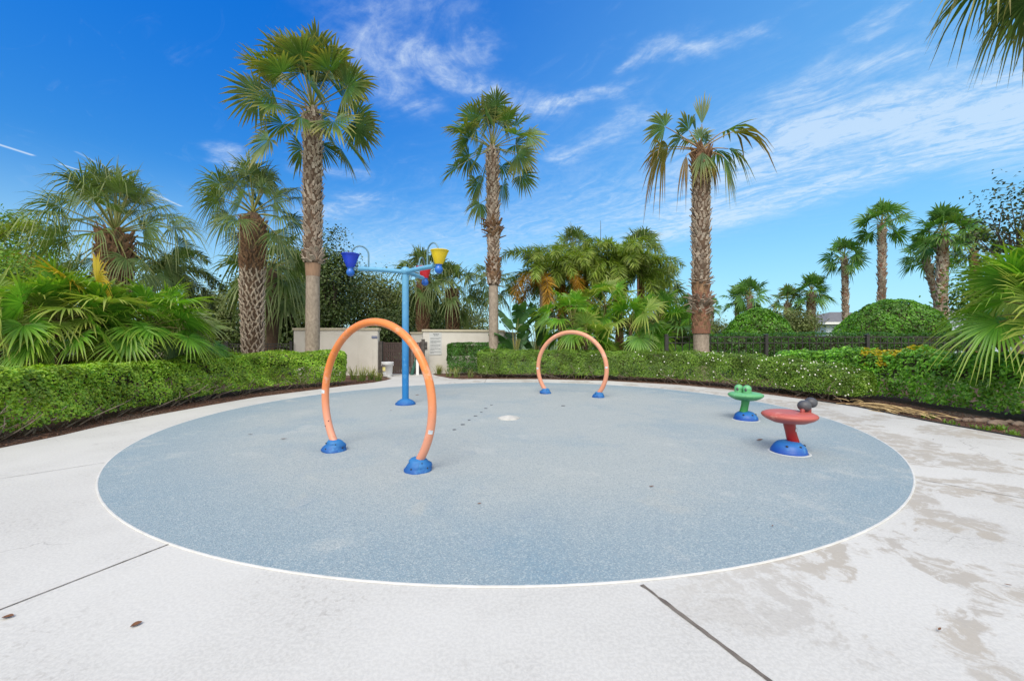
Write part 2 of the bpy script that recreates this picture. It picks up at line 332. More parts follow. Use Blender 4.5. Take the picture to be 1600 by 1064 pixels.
M['sealant'] = plain('pale_sealant', (.40, .44, .46), (.50, .52, .52), 14, .8)
M['plate'] = plain('dark_drain_plate', (.10, .11, .12), (.17, .18, .19), 20, .5, .5)

# ------------------------------------------------------------------ mesh helpers
class MB:
    def __init__(s): s.v = []; s.f = []; s.nv = 0
    def add(s, v, f, m=0, tip=None, smooth=True):
        v = np.asarray(v, float).reshape(-1, 3)
        s.v.append((v, np.zeros(len(v)) if tip is None else np.asarray(tip, float)))
        if isinstance(f, np.ndarray): s.f.append((f+s.nv, m, smooth))
        else:
            by = {}
            for q in f: by.setdefault(len(q), []).append(q)
            for q in by.values(): s.f.append((np.array(q, int)+s.nv, m, smooth))
        s.nv += len(v)
    def build(s, name, mats, parent=None, loc=None):
        me = bpy.data.meshes.new(name)
        v = np.concatenate([a for a, _ in s.v]); tip = np.concatenate([t for _, t in s.v])
        me.vertices.add(len(v)); me.vertices.foreach_set('co', v.astype(np.float32).ravel())
        li = np.concatenate([f.ravel() for f, _, _ in s.f]); cnt = np.concatenate([np.full(len(f), f.shape[1]) for f, _, _ in s.f])
        me.loops.add(len(li)); me.loops.foreach_set('vertex_index', li.astype(np.int32))
        me.polygons.add(len(cnt)); me.polygons.foreach_set('loop_start', np.concatenate([[0], np.cumsum(cnt)[:-1]]).astype(np.int32))
        me.polygons.foreach_set('material_index', np.concatenate([np.full(len(f), m) for f, m, _ in s.f]).astype(np.int32))
        me.update(calc_edges=True)
        me.polygons.foreach_set('use_smooth', np.concatenate([np.full(len(f), sm) for f, _, sm in s.f]))
        if tip.any():
            at = me.attributes.new('tip', 'FLOAT', 'POINT'); at.data.foreach_set('value', tip.astype(np.float32))
        me.validate()
        for mt in (mats if isinstance(mats, (list, tuple)) else [mats]): me.materials.append(mt)
        o = bpy.data.objects.new(name, me); C.objects.link(o)
        if parent: o.parent = parent
        if loc is not None: o.location = loc
        return o
def tag(o, label, cat, group=None, kind=None):
    if label: o['label'] = label
    if cat: o['category'] = cat
    if group: o['group'] = group
    if kind: o['kind'] = kind
    return o
def thing(name, label, cat, loc=(0, 0, 0), group=None, rz=0):
    o = bpy.data.objects.new(name, None); C.objects.link(o); o.empty_display_size = .2
    o.location = loc; o.rotation_euler = (0, 0, rz); return tag(o, label, cat, group)
def unit(a): a = np.asarray(a, float); return a/np.maximum(np.linalg.norm(a, axis=-1, keepdims=True), 1e-9)
def tube(mb, pts, rad, n=10, m=0, cap=True, smooth=True, tip=None):
    pts = np.asarray(pts, float); k = len(pts); rad = np.broadcast_to(np.asarray(rad, float), (k,))
    t = unit(np.gradient(pts, axis=0)); a = np.array([0, 0, 1.]) if abs(t[0][2]) < .9 else np.array([1., 0, 0])
    u = unit(np.cross(t[0], a)); us = [u]
    for i in range(1, k):
        u = us[-1]-t[i]*np.dot(us[-1], t[i]); us.append(unit(u))
    us = np.array(us); ws = np.cross(t, us); an = np.linspace(0, 2*np.pi, n, endpoint=False)
    v = pts[:, None]+rad[:, None, None]*(np.cos(an)[None, :, None]*us[:, None]+np.sin(an)[None, :, None]*ws[:, None])
    i, j = np.meshgrid(np.arange(k-1), np.arange(n), indexing='ij'); j2 = (j+1) % n
    f = np.stack([i*n+j, i*n+j2, (i+1)*n+j2, (i+1)*n+j], -1).reshape(-1, 4)
    mb.add(v, f, m, None if tip is None else np.full(k*n, tip), smooth)
    if cap:
        mb.add(v[0], [tuple(range(n))[::-1]], m, smooth=False); mb.add(v[-1], [tuple(range(n))], m, smooth=False)
def lathe(mb, prof, n=32, c=(0, 0, 0), m=0, warp=None, smooth=True):
    """prof: (r, z) list from bottom to top"""
    prof = np.asarray(prof, float); k = len(prof); an = np.linspace(0, 2*np.pi, n, endpoint=False)
    v = np.stack([prof[:, None, 0]*np.cos(an), prof[:, None, 0]*np.sin(an), np.repeat(prof[:, 1:2], n, 1)], -1)
    if warp is not None: v = warp(v)
    v = v+np.asarray(c, float)
    i, j = np.meshgrid(np.arange(k-1), np.arange(n), indexing='ij'); j2 = (j+1) % n
    f = np.stack([i*n+j, i*n+j2, (i+1)*n+j2, (i+1)*n+j], -1).reshape(-1, 4)
    mb.add(v, f, m, None, smooth)
def box(mb, lo, hi, m=0, rz=0, piv=None):
    x0, y0, z0 = lo; x1, y1, z1 = hi
    v = np.array([(x0, y0, z0), (x1, y0, z0), (x1, y1, z0), (x0, y1, z0), (x0, y0, z1), (x1, y0, z1), (x1, y1, z1), (x0, y1, z1)], float)
    if rz:
        p = np.array(piv if piv is not None else ((x0+x1)/2, (y0+y1)/2)); c, s = math.cos(rz), math.sin(rz); d = v[:, :2]-p
        v[:, 0] = p[0]+c*d[:, 0]-s*d[:, 1]; v[:, 1] = p[1]+s*d[:, 0]+c*d[:, 1]
    mb.add(v, [(3, 2, 1, 0), (4, 5, 6, 7), (0, 1, 5, 4), (1, 2, 6, 5), (2, 3, 7, 6), (3, 0, 4, 7)], m, smooth=False)
def prism(mb, poly, z0, z1, m=0):
    poly = np.asarray(poly, float); n = len(poly)
    v = np.concatenate([np.c_[poly, np.full(n, z0)], np.c_[poly, np.full(n, z1)]])
    mb.add(v, [tuple(range(n, 2*n))]+[(i, (i+1) % n, n+(i+1) % n, n+i) for i in range(n)], m, smooth=False)
def sphere(mb, c, r, sq=(1, 1, 1), m=0, nu=20, nv=12):
    th = np.linspace(-np.pi/2, np.pi/2, nv); prof = np.c_[np.cos(th)*r, np.sin(th)*r]; prof[0, 0] = prof[-1, 0] = 1e-4
    lathe(mb, prof, nu, c, m, lambda v: v*np.array(sq))
def wave(p, seed, f=1.0):
    """smooth pseudo noise in about -1..1"""
    r = np.random.default_rng(seed); s = 0
    for k in range(6):
        d = r.normal(size=3)*f*(1.0+.5*k); s = s+np.sin(p@d+r.uniform(0, 6.3))/(1+.35*k)
    return s/2.6
def leaves(mb, p, nrm, size, rng, asp=.5, jit=.6, m=0, fold=.18, tip=None):
    p = np.asarray(p, float); n = len(p); size = np.broadcast_to(size, (n,))*rng.uniform(.7, 1.3, n)
    nn = unit(np.asarray(nrm)+rng.normal(size=(n, 3))*jit); t = unit(np.cross(nn, rng.normal(size=(n, 3)))); b = np.cross(nn, t)
    L = size[:, None]; w = L*asp*.5
    v = np.stack([p-t*L*.5, p-t*L*.14+b*w+nn*w*fold, p+t*L*.22+b*w*.8+nn*w*fold*.5, p+t*L*.5-nn*L*.06,
                  p+t*L*.22-b*w*.8+nn*w*fold*.5, p-t*L*.14-b*w+nn*w*fold], 1)
    k = np.arange(n)[:, None]*6
    f = np.concatenate([k+np.array([[0, 3, 2, 1]]), k+np.array([[0, 5, 4, 3]])], 0)
    mb.add(v.reshape(-1, 3), f, m, None if tip is None else np.repeat(tip, 6), True)

# ------------------------------------------------------------------ setting: ground, mulch, deck, rubber pad
def struct(mb, name, mat, parent=None):
    o = mb.build(name, mat, parent)
    if parent is None: o['kind'] = 'structure'
    return o
mb = MB(); mb.add([(-400, -60, -.07), (400, -60, -.07), (400, 800, -.07), (-400, 800, -.07)], [(0, 1, 2, 3)], smooth=False)
struct(mb, 'ground', M['grass'])
mb = MB(); mb.add([(-15, -7, -.03), (14, -7, -.03), (14, 15.0, -.03), (6, 15.6, -.03), (0, 19, -.03), (-10, 17.6, -.03), (-15, 14, -.03)], [(0, 1, 2, 3, 4, 5, 6)], smooth=False)
struct(mb, 'mulch_bed', M['mulch'])
left_edge = [gp(*q) for q in [(0, 700), (94, 680.6), (160, 665), (235, 650), (320, 634.5), (400, 620.5), (455, 613.5), (500, 608), (545, 602), (585, 597.5), (604, 594)]]
right_edge = [gp(*q) for q in [(690, 588.5), (702, 591), (718, 592.3), (760, 592.2), (842, 592.3), (953, 595.2), (1060, 601.2), (1130, 607.5), (1198, 616), (1270, 625.5), (1340, 636), (1443, 657), (1600, 685)]]
deck = [(-6.75, -6)]+left_edge+[(-4.42, 15.1), (-4.75, 15.7), (-5.15, 16.4), (-5.5, 22), (-3.2, 22), (-3.3, 16.9), (-2.95, 16.2)]+right_edge+[(7.4, 3.5), (7.5, -6)]
mb = MB(); prism(mb, deck, -.1, 0)
deck_o = struct(mb, 'pool_deck', M['concrete'])
pad_px = np.array([(150, 757.5), (191, 812), (267.5, 847), (350, 871), (450, 891), (550, 902.5), (650, 910.5), (800, 916.5), (1000, 911.5), (1150, 886), (1300, 844.5),
                   (1400, 798.5), (1433.5, 745), (1415, 715), (1365, 682.5), (1280, 652), (1150, 622.5), (440, 627.5), (558, 608.5), (640, 603.5), (685, 600.5), (730, 598.8), (820, 598.5), (1000, 604), (300, 655), (205, 693), (165, 722)], float)
pp = np.array([gp(*q) for q in pad_px]); pcx, pcy, prad = 0.02, 8.05, 5.70
an = np.arctan2(pp[:, 1]-pcy, pp[:, 0]-pcx); rd = np.hypot(pp[:, 0]-pcx, pp[:, 1]-pcy)
basis = lambda a: np.stack([np.ones_like(a)]+[fn(k*a) for k in (1, 2, 3) for fn in (np.cos, np.sin)], -1)
coef = np.linalg.solve(basis(an).T@basis(an)+np.diag([0]+[.02]*6), basis(an).T@rd)
aa = np.linspace(0, 2*np.pi, 160, endpoint=False); rr = basis(aa)@coef
ring = lambda d: np.c_[pcx+(rr+d)*np.cos(aa), pcy+(rr+d)*np.sin(aa)]
M['rubber'] = rubber(pcx, pcy, prad)
mb = MB(); mb.add(np.c_[ring(0), np.full(160, .006)], [tuple(range(160))], smooth=False)
struct(mb, 'splash_pad', M['rubber'])
mb = MB(); prof = [(-.004, .0045), (.001, .008), (.012, .008), (.015, .001)]
v = np.concatenate([np.c_[ring(d), np.full(160, z)] for d, z in prof]); i = np.arange(160); i2 = (i+1) % 160
mb.add(v, np.concatenate([np.stack([k*160+i, k*160+i2, (k+1)*160+i2, (k+1)*160+i], -1) for k in range(3)])[:, ::-1], smooth=False)
struct(mb, 'pad_border', M['white_edge'])
def strip(name, a, b, w, z, mat, parent=None, seed=0):
    rng = np.random.default_rng(seed); a = np.array(a); b = np.array(b); k = 26; t = np.linspace(0, 1, k)[:, None]
    d = unit(b-a); s = np.array([-d[1], d[0]]); p = a+(b-a)*t
    l = p+s*(w*(.5+rng.normal(size=(k, 1))*.12)); r = p-s*(w*(.5+rng.normal(size=(k, 1))*.12))
    m_ = MB(); v = np.concatenate([np.c_[l, np.full(k, z)], np.c_[r, np.full(k, z)]]); i = np.arange(k-1)
    m_.add(v, np.stack([i, i+1, k+i+1, k+i], -1)[:, ::-1], smooth=False)
    return m_.build(name, mat, parent)
for a, b, w, sd_ in [((267, 849), (-60, 976), .009, 1), ((1003, 914), (1330, 1160), .022, 2), ((163, 723), (-200, 779), .006, 3), ((1440, 750), (1760, 808), .007, 4), ((757, 598), (760, 592.5), .012, 5), ((1160, 622), (1190, 615), .01, 6)]:
    strip('expansion_joint', gp(*a), gp(*b), w, .004, M['joint'], deck_o, sd_)
# loose bark along the beds
rng = np.random.default_rng(11); mb = MB()
def along(poly, n, d0, d1, side):
    p = np.array(poly); seg = np.diff(p, axis=0); L = np.hypot(*seg.T); k = rng.choice(len(L), n, p=L/L.sum()); t = rng.uniform(0, 1, (n, 1))
    nrm = np.stack([-seg[k, 1], seg[k, 0]], -1)/L[k, None]*side
    return p[k]+seg[k]*t+nrm*rng.uniform(d0, d1, (n, 1))
pts = np.concatenate([along([(-6.7, 3.5)]+left_edge, 3600, .01, .75, 1), along(right_edge+[(7.3, 4)], 6500, .02, 1.5, 1)])
n = len(pts); L = rng.uniform(.012, .05, n); t = unit(np.c_[rng.normal(size=(n, 2)), rng.normal(size=n)*.25]); s = unit(np.cross(t, np.c_[rng.normal(size=(n, 2))*.35, np.ones(n)])); u = np.cross(t, s)
c = np.c_[pts, np.full(n, -.018)+rng.uniform(0, .025, n)]
vv = np.stack([c+t*(L*a)[:, None]*.5+s*(L*b)[:, None]*.17+u*.004*g for a, b, g in [(-1, -1, 0), (1, -.8, 0), (1, .8, 0), (-1, 1, 0), (0, 0, 1.8)]], 1)
k = np.arange(n)[:, None]*5
mb.add(vv.reshape(-1, 3), np.concatenate([k+np.array([[0, 1, 4]]), k+np.array([[1, 2, 4]]), k+np.array([[2, 3, 4]]), k+np.array([[3, 0, 4]])]), smooth=False)
tag(mb.build('bark_mulch', M['chip']), 'loose brown bark chips lying along the hedge beds', 'mulch', kind='stuff')

# ------------------------------------------------------------------ splash features
def bumpy(seed, amp, f=9):
    def w(v):
        p = v.reshape(-1, 3); d = unit(np.c_[p[:, :2], np.zeros(len(p))])
        k = wave(p, seed, f)+.6*np.sin(p[:, 2]*55+np.arctan2(p[:, 1], p[:, 0])*1.0+seed)
        return (p+d*(k*amp)[:, None]).reshape(v.shape)
    return w
def rock_base(parent, x, y, r, h, seed, mat='rock', bolts=4):
    m_ = MB()
    prof = [(r*1.03, -.01), (r*1.05, .018), (r, .03), (r*.97, h*.35), (r*.9, h*.52), (r*.80, h*.60), (r*.74, h*.66), (r*.66, h*.84), (r*.5, h*.96), (r*.28, h), (.002, h*.99)]
    lathe(m_, prof, 40, (0, 0, .006), 0, bumpy(seed, r*.085, 15))
    o = m_.build('rock_base', M[mat], parent, (x, y, 0))
    g = np.random.default_rng(seed)
    for i in range(bolts):
        a = -math.pi/2+(i-(bolts-1)/2)*.75+g.uniform(-.2, .2); z = h*(.38 if i % 2 else .74); q = r*(.96 if i % 2 else .72)
        b_ = MB(); sphere(b_, (q*math.cos(a), q*math.sin(a), z), .010, (1, 1, 1), 0, 10, 6); b_.build('bolt', M['bolt'], o)
    return o
def arch(name, label, pl, pr, ztop, mat, rt, seed):
    pl = np.array(pl); pr = np.array(pr); mid = (pl+pr)/2; ax = unit(pr-pl); a = np.linalg.norm(pr-pl)/2
    root = thing(name, label, 'water arch', (mid[0], mid[1], 0), 'water hoops on the splash pad')
    zb = .07; d = ztop-zb; Rr = (d*d+a*a*.94)/(2*d); zc = ztop-Rr
    a0 = math.atan2(zb-zc, -a*.97); a0 = a0 if a0 > 0 else a0+2*math.pi; a1 = math.pi-a0
    th = np.linspace(a0, a1, 90); P_ = np.c_[np.cos(th)[:, None]*Rr*ax[None], zc+np.sin(th)*Rr]
    m_ = MB(); tube(m_, P_, rt, 20); m_.build('hoop', M[mat], root)
    for k, q in enumerate((-1, 1)):
        r_ = .140; rock_base(root, *(ax*a*q), r_, .135, seed+k)
    return root, ax, Rr, zc
def on_hoop(root, ax, Rr, zc, ang, rt, toward):
    c, s = math.cos(R(ang)), math.sin(R(ang)); rad = np.array([ax[0]*c, ax[1]*c, s]); tan = np.array([-ax[0]*s, -ax[1]*s, c])
    pos = np.array([0, 0, zc])+rad*Rr; nrm = unit(rad*toward[0]+np.array([ax[1], -ax[0], 0])*toward[1]); return pos, tan, nrm
pa, pb = gp(523, 704), gp(654, 735)
A1 = arch('water_arch', 'large orange water hoop with faded pink legs on the near left of the blue pad', pa, pb, wz(497, (pa[1]+pb[1])/2)-.046, 'orange', .0455, 3)
pc, pd = gp(852, 615), gp(935, 621)
A2 = arch('water_arch', 'smaller looking pale peach hoop at the far edge before the flowering hedge', pc, pd, wz(515.5, (pc[1]+pd[1])/2)-.06, 'orange_pale', .053, 8)
for (A, ang, tw) in [(A1, -14, (.75, .65)), (A1, 176, (-.2, 1)), (A2, 181, (0, 1)), (A2, 4, (.2, 1))]:
    pos, tan, nr = on_hoop(*A, ang, .0455, tw); sd_ = np.cross(tan, nr); m_ = MB(); kk = 7
    v = []                                                         # a small curved decal hugging the tube
    for s_ in np.linspace(-.55, .55, kk):
        q = nr*math.cos(s_)+sd_*math.sin(s_)
        rt = .0466 if A is A1 else .0544
        v += [pos+q*rt-tan*.022, pos+q*rt+tan*.022]
    m_.add(v, [(2*i, 2*i+2, 2*i+3, 2*i+1) for i in range(kk-1)]); m_.build('sticker', M['sticker'], A[0])
for A, ang, tw in [(A1, 203, (.1, 1)), (A1, 200, (-.9, .4))]:
    pos, tan, nr = on_hoop(*A, ang, .056, tw); m_ = MB(); sphere(m_, pos+nr*.0435, .008, (1, 1, 1), 0, 10, 6); m_.build('bolt', M['bolt'], A[0])

bx, by = gp(633.5, 632)
tr = thing('bucket_tree', 'tall blue water feature pole carrying blue, yellow and red tipping buckets', 'water feature', (bx, by, 0))
ZH = wz(424, by); rp = .072
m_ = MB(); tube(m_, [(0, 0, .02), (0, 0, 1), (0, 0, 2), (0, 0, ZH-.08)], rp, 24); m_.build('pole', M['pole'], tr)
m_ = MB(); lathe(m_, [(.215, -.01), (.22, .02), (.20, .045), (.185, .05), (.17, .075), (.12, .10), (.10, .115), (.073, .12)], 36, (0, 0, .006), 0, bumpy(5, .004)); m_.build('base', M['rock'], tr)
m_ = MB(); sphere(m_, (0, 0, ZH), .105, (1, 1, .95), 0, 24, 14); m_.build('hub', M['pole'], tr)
L_ = 1.28*.875
for k, (ang, cm) in enumerate([(200, 'cup_blue'), (320, 'cup_yellow'), (80, 'cup_red')]):
    d = np.array([math.cos(R(ang)), math.sin(R(ang)), 0]); s = np.array([-d[1], d[0], 0])
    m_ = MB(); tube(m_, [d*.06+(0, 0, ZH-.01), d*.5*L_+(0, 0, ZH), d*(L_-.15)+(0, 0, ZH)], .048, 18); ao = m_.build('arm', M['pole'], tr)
    m_ = MB(); tube(m_, [d*(L_-.18)+(0, 0, ZH), d*(L_-.02)+(0, 0, ZH)], .018, 10); m_.build('pivot', M['pipe'], ao)
    c = d*L_+(0, 0, ZH)
    tilt = [(.0, 0), (.06, 0), (-.12, .05)][k]
    w = lambda v, t=tilt: np.stack([v[..., 0]+t[0]*v[..., 2], v[..., 1]+t[1]*v[..., 2], v[..., 2]], -1)
    m_ = MB(); lathe(m_, [(.075, .015), (.085, .03), (.12, .12), (.155, .22), (.174, .275), (.187, .285), (.187, .297), (.172, .297), (.15, .22), (.115, .12), (.07, .04), (.002, .035)], 32, c, 0, w); m_.build('bucket', M[cm], tr)
    m_ = MB(); lathe(m_, [(.001, -.17), (.04, -.165), (.068, -.14), (.082, -.10), (.078, -.06), (.06, -.03), (.055, -.01), (.07, .01), (.075, .02)], 24, c, 0); m_.build('counterweight', M['ball'], tr)
    p0 = d*(L_-.36)+(0, 0, ZH+.03); rr_ = .17; hh = .27
    pts_ = [p0, p0+(0, 0, hh*.5), p0+(0, 0, hh)]+[p0+(0, 0, hh)+d*(rr_-rr_*math.cos(t_))+np.array([0, 0, rr_*math.sin(t_)*1.05]) for t_ in np.linspace(.15, math.pi*1.06, 16)]
    m_ = MB(); tube(m_, pts_, .017, 10); m_.build('spout', M['pipe'], tr)

def critter(name, label, base, zdisc, rdisc, rb, hb, sm, tm, lean, th, seed):
    root = thing(name, label, 'spray seat', (base[0], base[1], 0), 'disc shaped spray seats')
    m_ = MB(); lathe(m_, [(rb*1.0, -.01), (rb*1.02, .012), (rb*.99, .03), (rb*.95, hb*.35), (rb*.84, hb*.62), (rb*.64, hb*.86), (rb*.40, hb*.98), (rb*.2, hb*1.0), (.001, hb)], 40, (0, 0, .006), 0, bumpy(seed, .006, 5)); bo = m_.build('base', M['dome_blue'], root)
    for a in (-.5, -1.35, -2.3):
        m_ = MB(); sphere(m_, (rb*.80*math.cos(a), rb*.80*math.sin(a), hb*.72), .016, (1, 1, .8), 0, 12, 8); m_.build('bolt', M['bolt'], bo)
    m_ = MB(); lathe(m_, [(rb*1.0, .0), (rb*1.0, .006), (rb*1.13, .004), (rb*1.16, .0)], 40, (0, 0, .006), 0, bumpy(seed+3, .01, 7)); m_.build('sealant_ring', M['sealant'], root)
    z = np.linspace(hb*.9, zdisc-.05, 8); t_ = (z-z[0])/(z[-1]-z[0])
    cx = lean*(np.sin(t_*math.pi/2)-1)
    m_ = MB(); tube(m_, np.c_[-lean*0-cx*0+lean*(1-t_)**1.6*1.0, 0*z, z], np.interp(t_, [0, .5, 1], [.066, .060, .072]), 20); m_.build('stem', M[sm], root)
    m_ = MB(); r_ = rdisc; h_ = th
    prof = [(.05, -.09), (r_*.35, -.085), (r_*.62, -.07), (r_*.86, -.035), (r_*.97, -.008), (r_, .012), (r_*.97, .03), (r_*.86, .047), (r_*.66, .058), (r_*.45, .055), (r_*.2, .047), (.001, .045)]
    lathe(m_, prof, 48, (0, 0, zdisc), 0); m_.build('disc', M[tm], root)
    return root
rb_ = gp(1233, 707)
red = critter('water_toy', 'red mushroom shaped water toy with two dark grey eyes, nearest the camera', rb_, wz(650, rb_[1]), 38/F*rb_[1], 24.5/F*rb_[1], .145, 'stem_red', 'seat_red', .055, .1, 4)
zd = wz(650, rb_[1])
for k, (px, py, dy) in enumerate([(1257, 634, -.02), (1267, 629, .07)]):
    e = np.array([wx(px, rb_[1]+dy)-rb_[0], dy, wz(py, rb_[1]+dy)])
    st = e+np.array([-.05, -.03, -.10])
    m_ = MB(); tube(m_, [st+(0, 0, -.02), st+(.005, 0, .05), e], [.03, .026, .03], 12); o_ = m_.build('eye_stalk', M['stem_red'], red)
    m_ = MB(); sphere(m_, e, .078 if k == 0 else .073, (1.0, .95, .9), 0, 24, 16); m_.build('eye', M['eye_dark'], red)
m_ = MB(); box(m_, (.040, -.064, .275), (.066, -.040, .315)); m_.build('sticker', M['sticker'], red)
gb_ = gp(1165, 656)
grn = critter('water_toy', 'green frog shaped water toy with two bulging eyes, close to the flowering hedge', gb_, wz(618, gb_[1]), 25/F*gb_[1], 17/F*gb_[1], .15, 'stem_green', 'seat_green', -.04, .1, 6)
zd = wz(618, gb_[1])
for k, (dx, dy) in enumerate([(-.060, .11), (.020, -.01)]):
    e = np.array([dx, dy, zd+.118]); m_ = MB(); sphere(m_, e, .072, (1.0, 1.0, .95), 0, 22, 14)
    tube(m_, [e+(0, 0, -.09), e+(0, 0, -.02)], [.070, .068], 16); eo = m_.build('eye', M['seat_green'], grn)
    m_ = MB(); sphere(m_, e+np.array([-.040, -.036, -.01]), .032, (.75, .75, 1.25), 0, 16, 10); m_.build('pupil', M['eye_dark'], eo)
wx_, wy_ = gp(795, 654)
m_ = MB(); lathe(m_, [(.20, -.002), (.195, .014), (.12, .03), (.045, .05), (.001, .052)], 8, (0, 0, .007), smooth=False)
tag(m_.build('spray_cover', M['dome_white'], None, (wx_, wy_, 0)), 'flat white faceted spray cover in the middle of the blue pad', 'spray cover')
for k, (px, py, w_) in enumerate([(880, 634.5, .075), (710, 672, .05), (723, 664, .06), (733, 657, .04), (743, 650.5, .055), (752, 644.5, .04), (759, 638.5, .055), (768, 633.5, .045)]):
    x_, y_ = gp(px, py); w_ *= .62; m_ = MB(); lathe(m_, [(w_, .0), (w_, .005), (w_*.8, .008), (.001, .008)], 14, (0, 0, .006), smooth=False)
    o_ = m_.build('floor_nozzle', M['plate'], None, (x_, y_, 0))
    if k: tag(o_, 'small dark nozzle plate in the dotted row left of the white spray cover', 'floor nozzle', 'floor nozzles in a row')
    else: tag(o_, 'single dark floor nozzle in front of the far peach hoop', 'floor nozzle')
def dead_leaf(px, py, L, rz, label, cat='leaf', group=None, z=.002, w=.6):
    x_, y_ = gp(px, py); m_ = MB(); k = 9; t_ = np.linspace(0, 1, k); wd = np.sin(t_*math.pi)**.8*L*w*.5+.001
    c_, s_ = math.cos(rz), math.sin(rz); ex = np.array([c_, s_, 0]); ey = np.array([-s_, c_, 0]); g = np.random.default_rng(int(px))
    cen = ex[None]*((t_-.5)*L)[:, None]+np.array([0, 0, 1])[None]*(.002+.02*L/.1*np.abs(t_-.4)**1.5)[:, None]
    up = np.array([0, 0, 1])*(wd*.7)[:, None]
    v = np.stack([cen+ey*wd[:, None]+up*g.uniform(.4, 1.2), cen, cen-ey*wd[:, None]+up*g.uniform(.1, .8)], 1).reshape(-1, 3)
    m_.add(v, [(3*i+j, 3*i+j+1, 3*i+j+4, 3*i+j+3) for i in range(k-1) for j in (0, 1)])
    return tag(m_.build('fallen_leaf', M['dead_leaf'], None, (x_, y_, z)), label, cat, group)
dead_leaf(213, 977, .045, .9, 'curled brown leaf lying alone on the pale concrete at lower left')
dead_leaf(12, 965, .05, .2, 'curled brown leaf beside the concrete joint at the left picture edge')
for px, py, L, rz in [(443, 687, .09, .1), (391, 680, .07, .2), (749, 789, .035, .3), (1018, 762, .05, .1), (1207, 824, .025, .7), (1187, 689, .11, .25), (652, 618, .1, .2), (611, 642, .05, 0), (1458, 688, .035, .4), (1468, 987, .03, .5), (1575, 917, .03, -.5)]:
    dead_leaf(px, py, L, rz, 'tiny dark scrap of leaf or twig scattered on the pad and deck', 'leaf', 'dark leaf scraps on the paving', .012, .25)

# ------------------------------------------------------------------ walls, gate, signs, pail, lamps, fences, houses
def wall(name, label, a, b, z, t=.24, side=None):
    a = np.array(a); b = np.array(b); L = np.linalg.norm(b-a); rz = math.atan2(b[1]-a[1], b[0]-a[0])
    root = thing(name, label, 'wall', (a[0], a[1], 0), None, rz)
    m_ = MB(); box(m_, (0, 0, -.05), (L, t, z-.10)); m_.build('panel', M['stucco'], root)
    m_ = MB(); e = .045
    sec = [(-e*.6, z-.10), (-e, z-.085), (-e, z-.01), (-e+.012, z), (t+e-.012, z), (t+e, z-.01), (t+e, z-.085), (t+e*.6, z-.10)]
    v = np.array([(x_, q[0], q[1]) for x_ in (-e, L+e) for q in sec]); n_ = len(sec)
    m_.add(v, [(i, (i+1) % n_, n_+(i+1) % n_, n_+i) for i in range(n_)]+[tuple(range(n_))[::-1], tuple(range(n_, 2*n_))], smooth=False)
    m_.build('coping', M['cap'], root); return root
YW = 16.8
wall('garden_wall', 'cream wall with tan coping left of the brown gate, carrying a small blue plate', (wx(459, YW), YW), (wx(590, YW), YW), wz(512.5, YW))
wr0, wr1 = (wx(661, 17.5), 17.5), (wx(787, 18.5), 18.5)
WR = wall('garden_wall', 'cream wall with tan coping right of the gate, carrying the rules board', wr0, wr1, wz(515, 17.7))
wall('garden_wall', 'short cream wall running back behind the palm trunk and paddle leaves', (wx(788, 18.7), 18.7), (wx(806, 21.5), 21.5), wz(518, 18.7))
wall('garden_wall', 'lower cream wall seen behind the gate opening', (wx(642, 21), 21), (wx(664, 21), 21), wz(519, 21))
m_ = MB(); w0, w1 = wx(581, YW), wx(589.5, YW); box(m_, (w0, YW-.02, wz(528.6, YW)), (w1, YW-.002, wz(525.2, YW)))
o_ = tag(m_.build('wall_plate', M['sign_blue']), 'small navy blue plate on the cream wall beside the gate', 'sign')
m_ = MB(); zz = wz(527, YW)
for i in range(6): box(m_, (w0+.02+i*.032, YW-.0235, zz-.012), (w0+.042+i*.032, YW-.0205, zz+.012))
m_.build('lettering', M['white'], o_)
# rules board on the right wall
ux = unit(np.array(wr1)-np.array(wr0)); rzw = math.atan2(ux[1], ux[0])
def on_wall(px):                                      # distance along the right wall of a photo column
    k = (px-800)/F; t_ = (k*wr0[1]-wr0[0])/(ux[0]-k*ux[1]); return t_
s0, s1 = on_wall(671), on_wall(690); zs = 17.7
sg = thing('rules_board', 'pale rules board with grey lines of text on the right cream wall', 'sign', (wr0[0], wr0[1], 0), None, rzw)
m_ = MB(); box(m_, (s0, -.018, wz(554.5, zs)), (s1, -.002, wz(520, zs))); m_.build('board', M['sign'], sg)
m_ = MB(); g = np.random.default_rng(2); W_ = s1-s0; zt, zb_ = wz(520, zs), wz(554.5, zs); HH = zt-zb_
def textline(u0, u1, vv, hh):
    x_ = u0
    while x_ < u1-.01:
        l_ = min(g.uniform(.05, .13), u1-x_)
        box(m_, (s0+W_*x_, -.0215, zt-HH*vv-hh/2), (s0+W_*(x_+l_), -.0185, zt-HH*vv+hh/2)); x_ += l_+.025
textline(.30, .78, .06, .032); textline(.36, .72, .12, .032)
for vv, e in [(.24, .95), (.285, .8), (.37, .9), (.41, .9), (.455, .6), (.54, .92), (.585, .88), (.66, .75), (.73, .9), (.775, .4), (.86, .92), (.905, .35)]: textline(.08, e, vv, .017)
m_.build('lettering', M['ink'], sg)
lk = thing('lock_box', 'dark metal latch cover mounted on the wall beside the rules board', 'lock', (wr0[0], wr0[1], 0), None, rzw)
xk = on_wall(665.5)
m_ = MB(); box(m_, (xk-.05, -.03, wz(546, zs)), (xk+.05, -.001, wz(534, zs))); m_.build('plate', M['lockbox'], lk)
for py in (537, 543):
    m_ = MB(); sphere(m_, (xk, -.035, wz(py, zs)), .055, (1, .5, 1), 0, 16, 10); m_.build('dial', M['gate_post'], lk)
YG = 16.95
gt = thing('entry_gate', 'dark brown vertical slat metal gate between the cream walls', 'gate', (wx(600, YG), YG, 0))
GW = wx(657, YG)-wx(600, YG); zg = wz(535, YG)
m_ = MB(); nb = 17
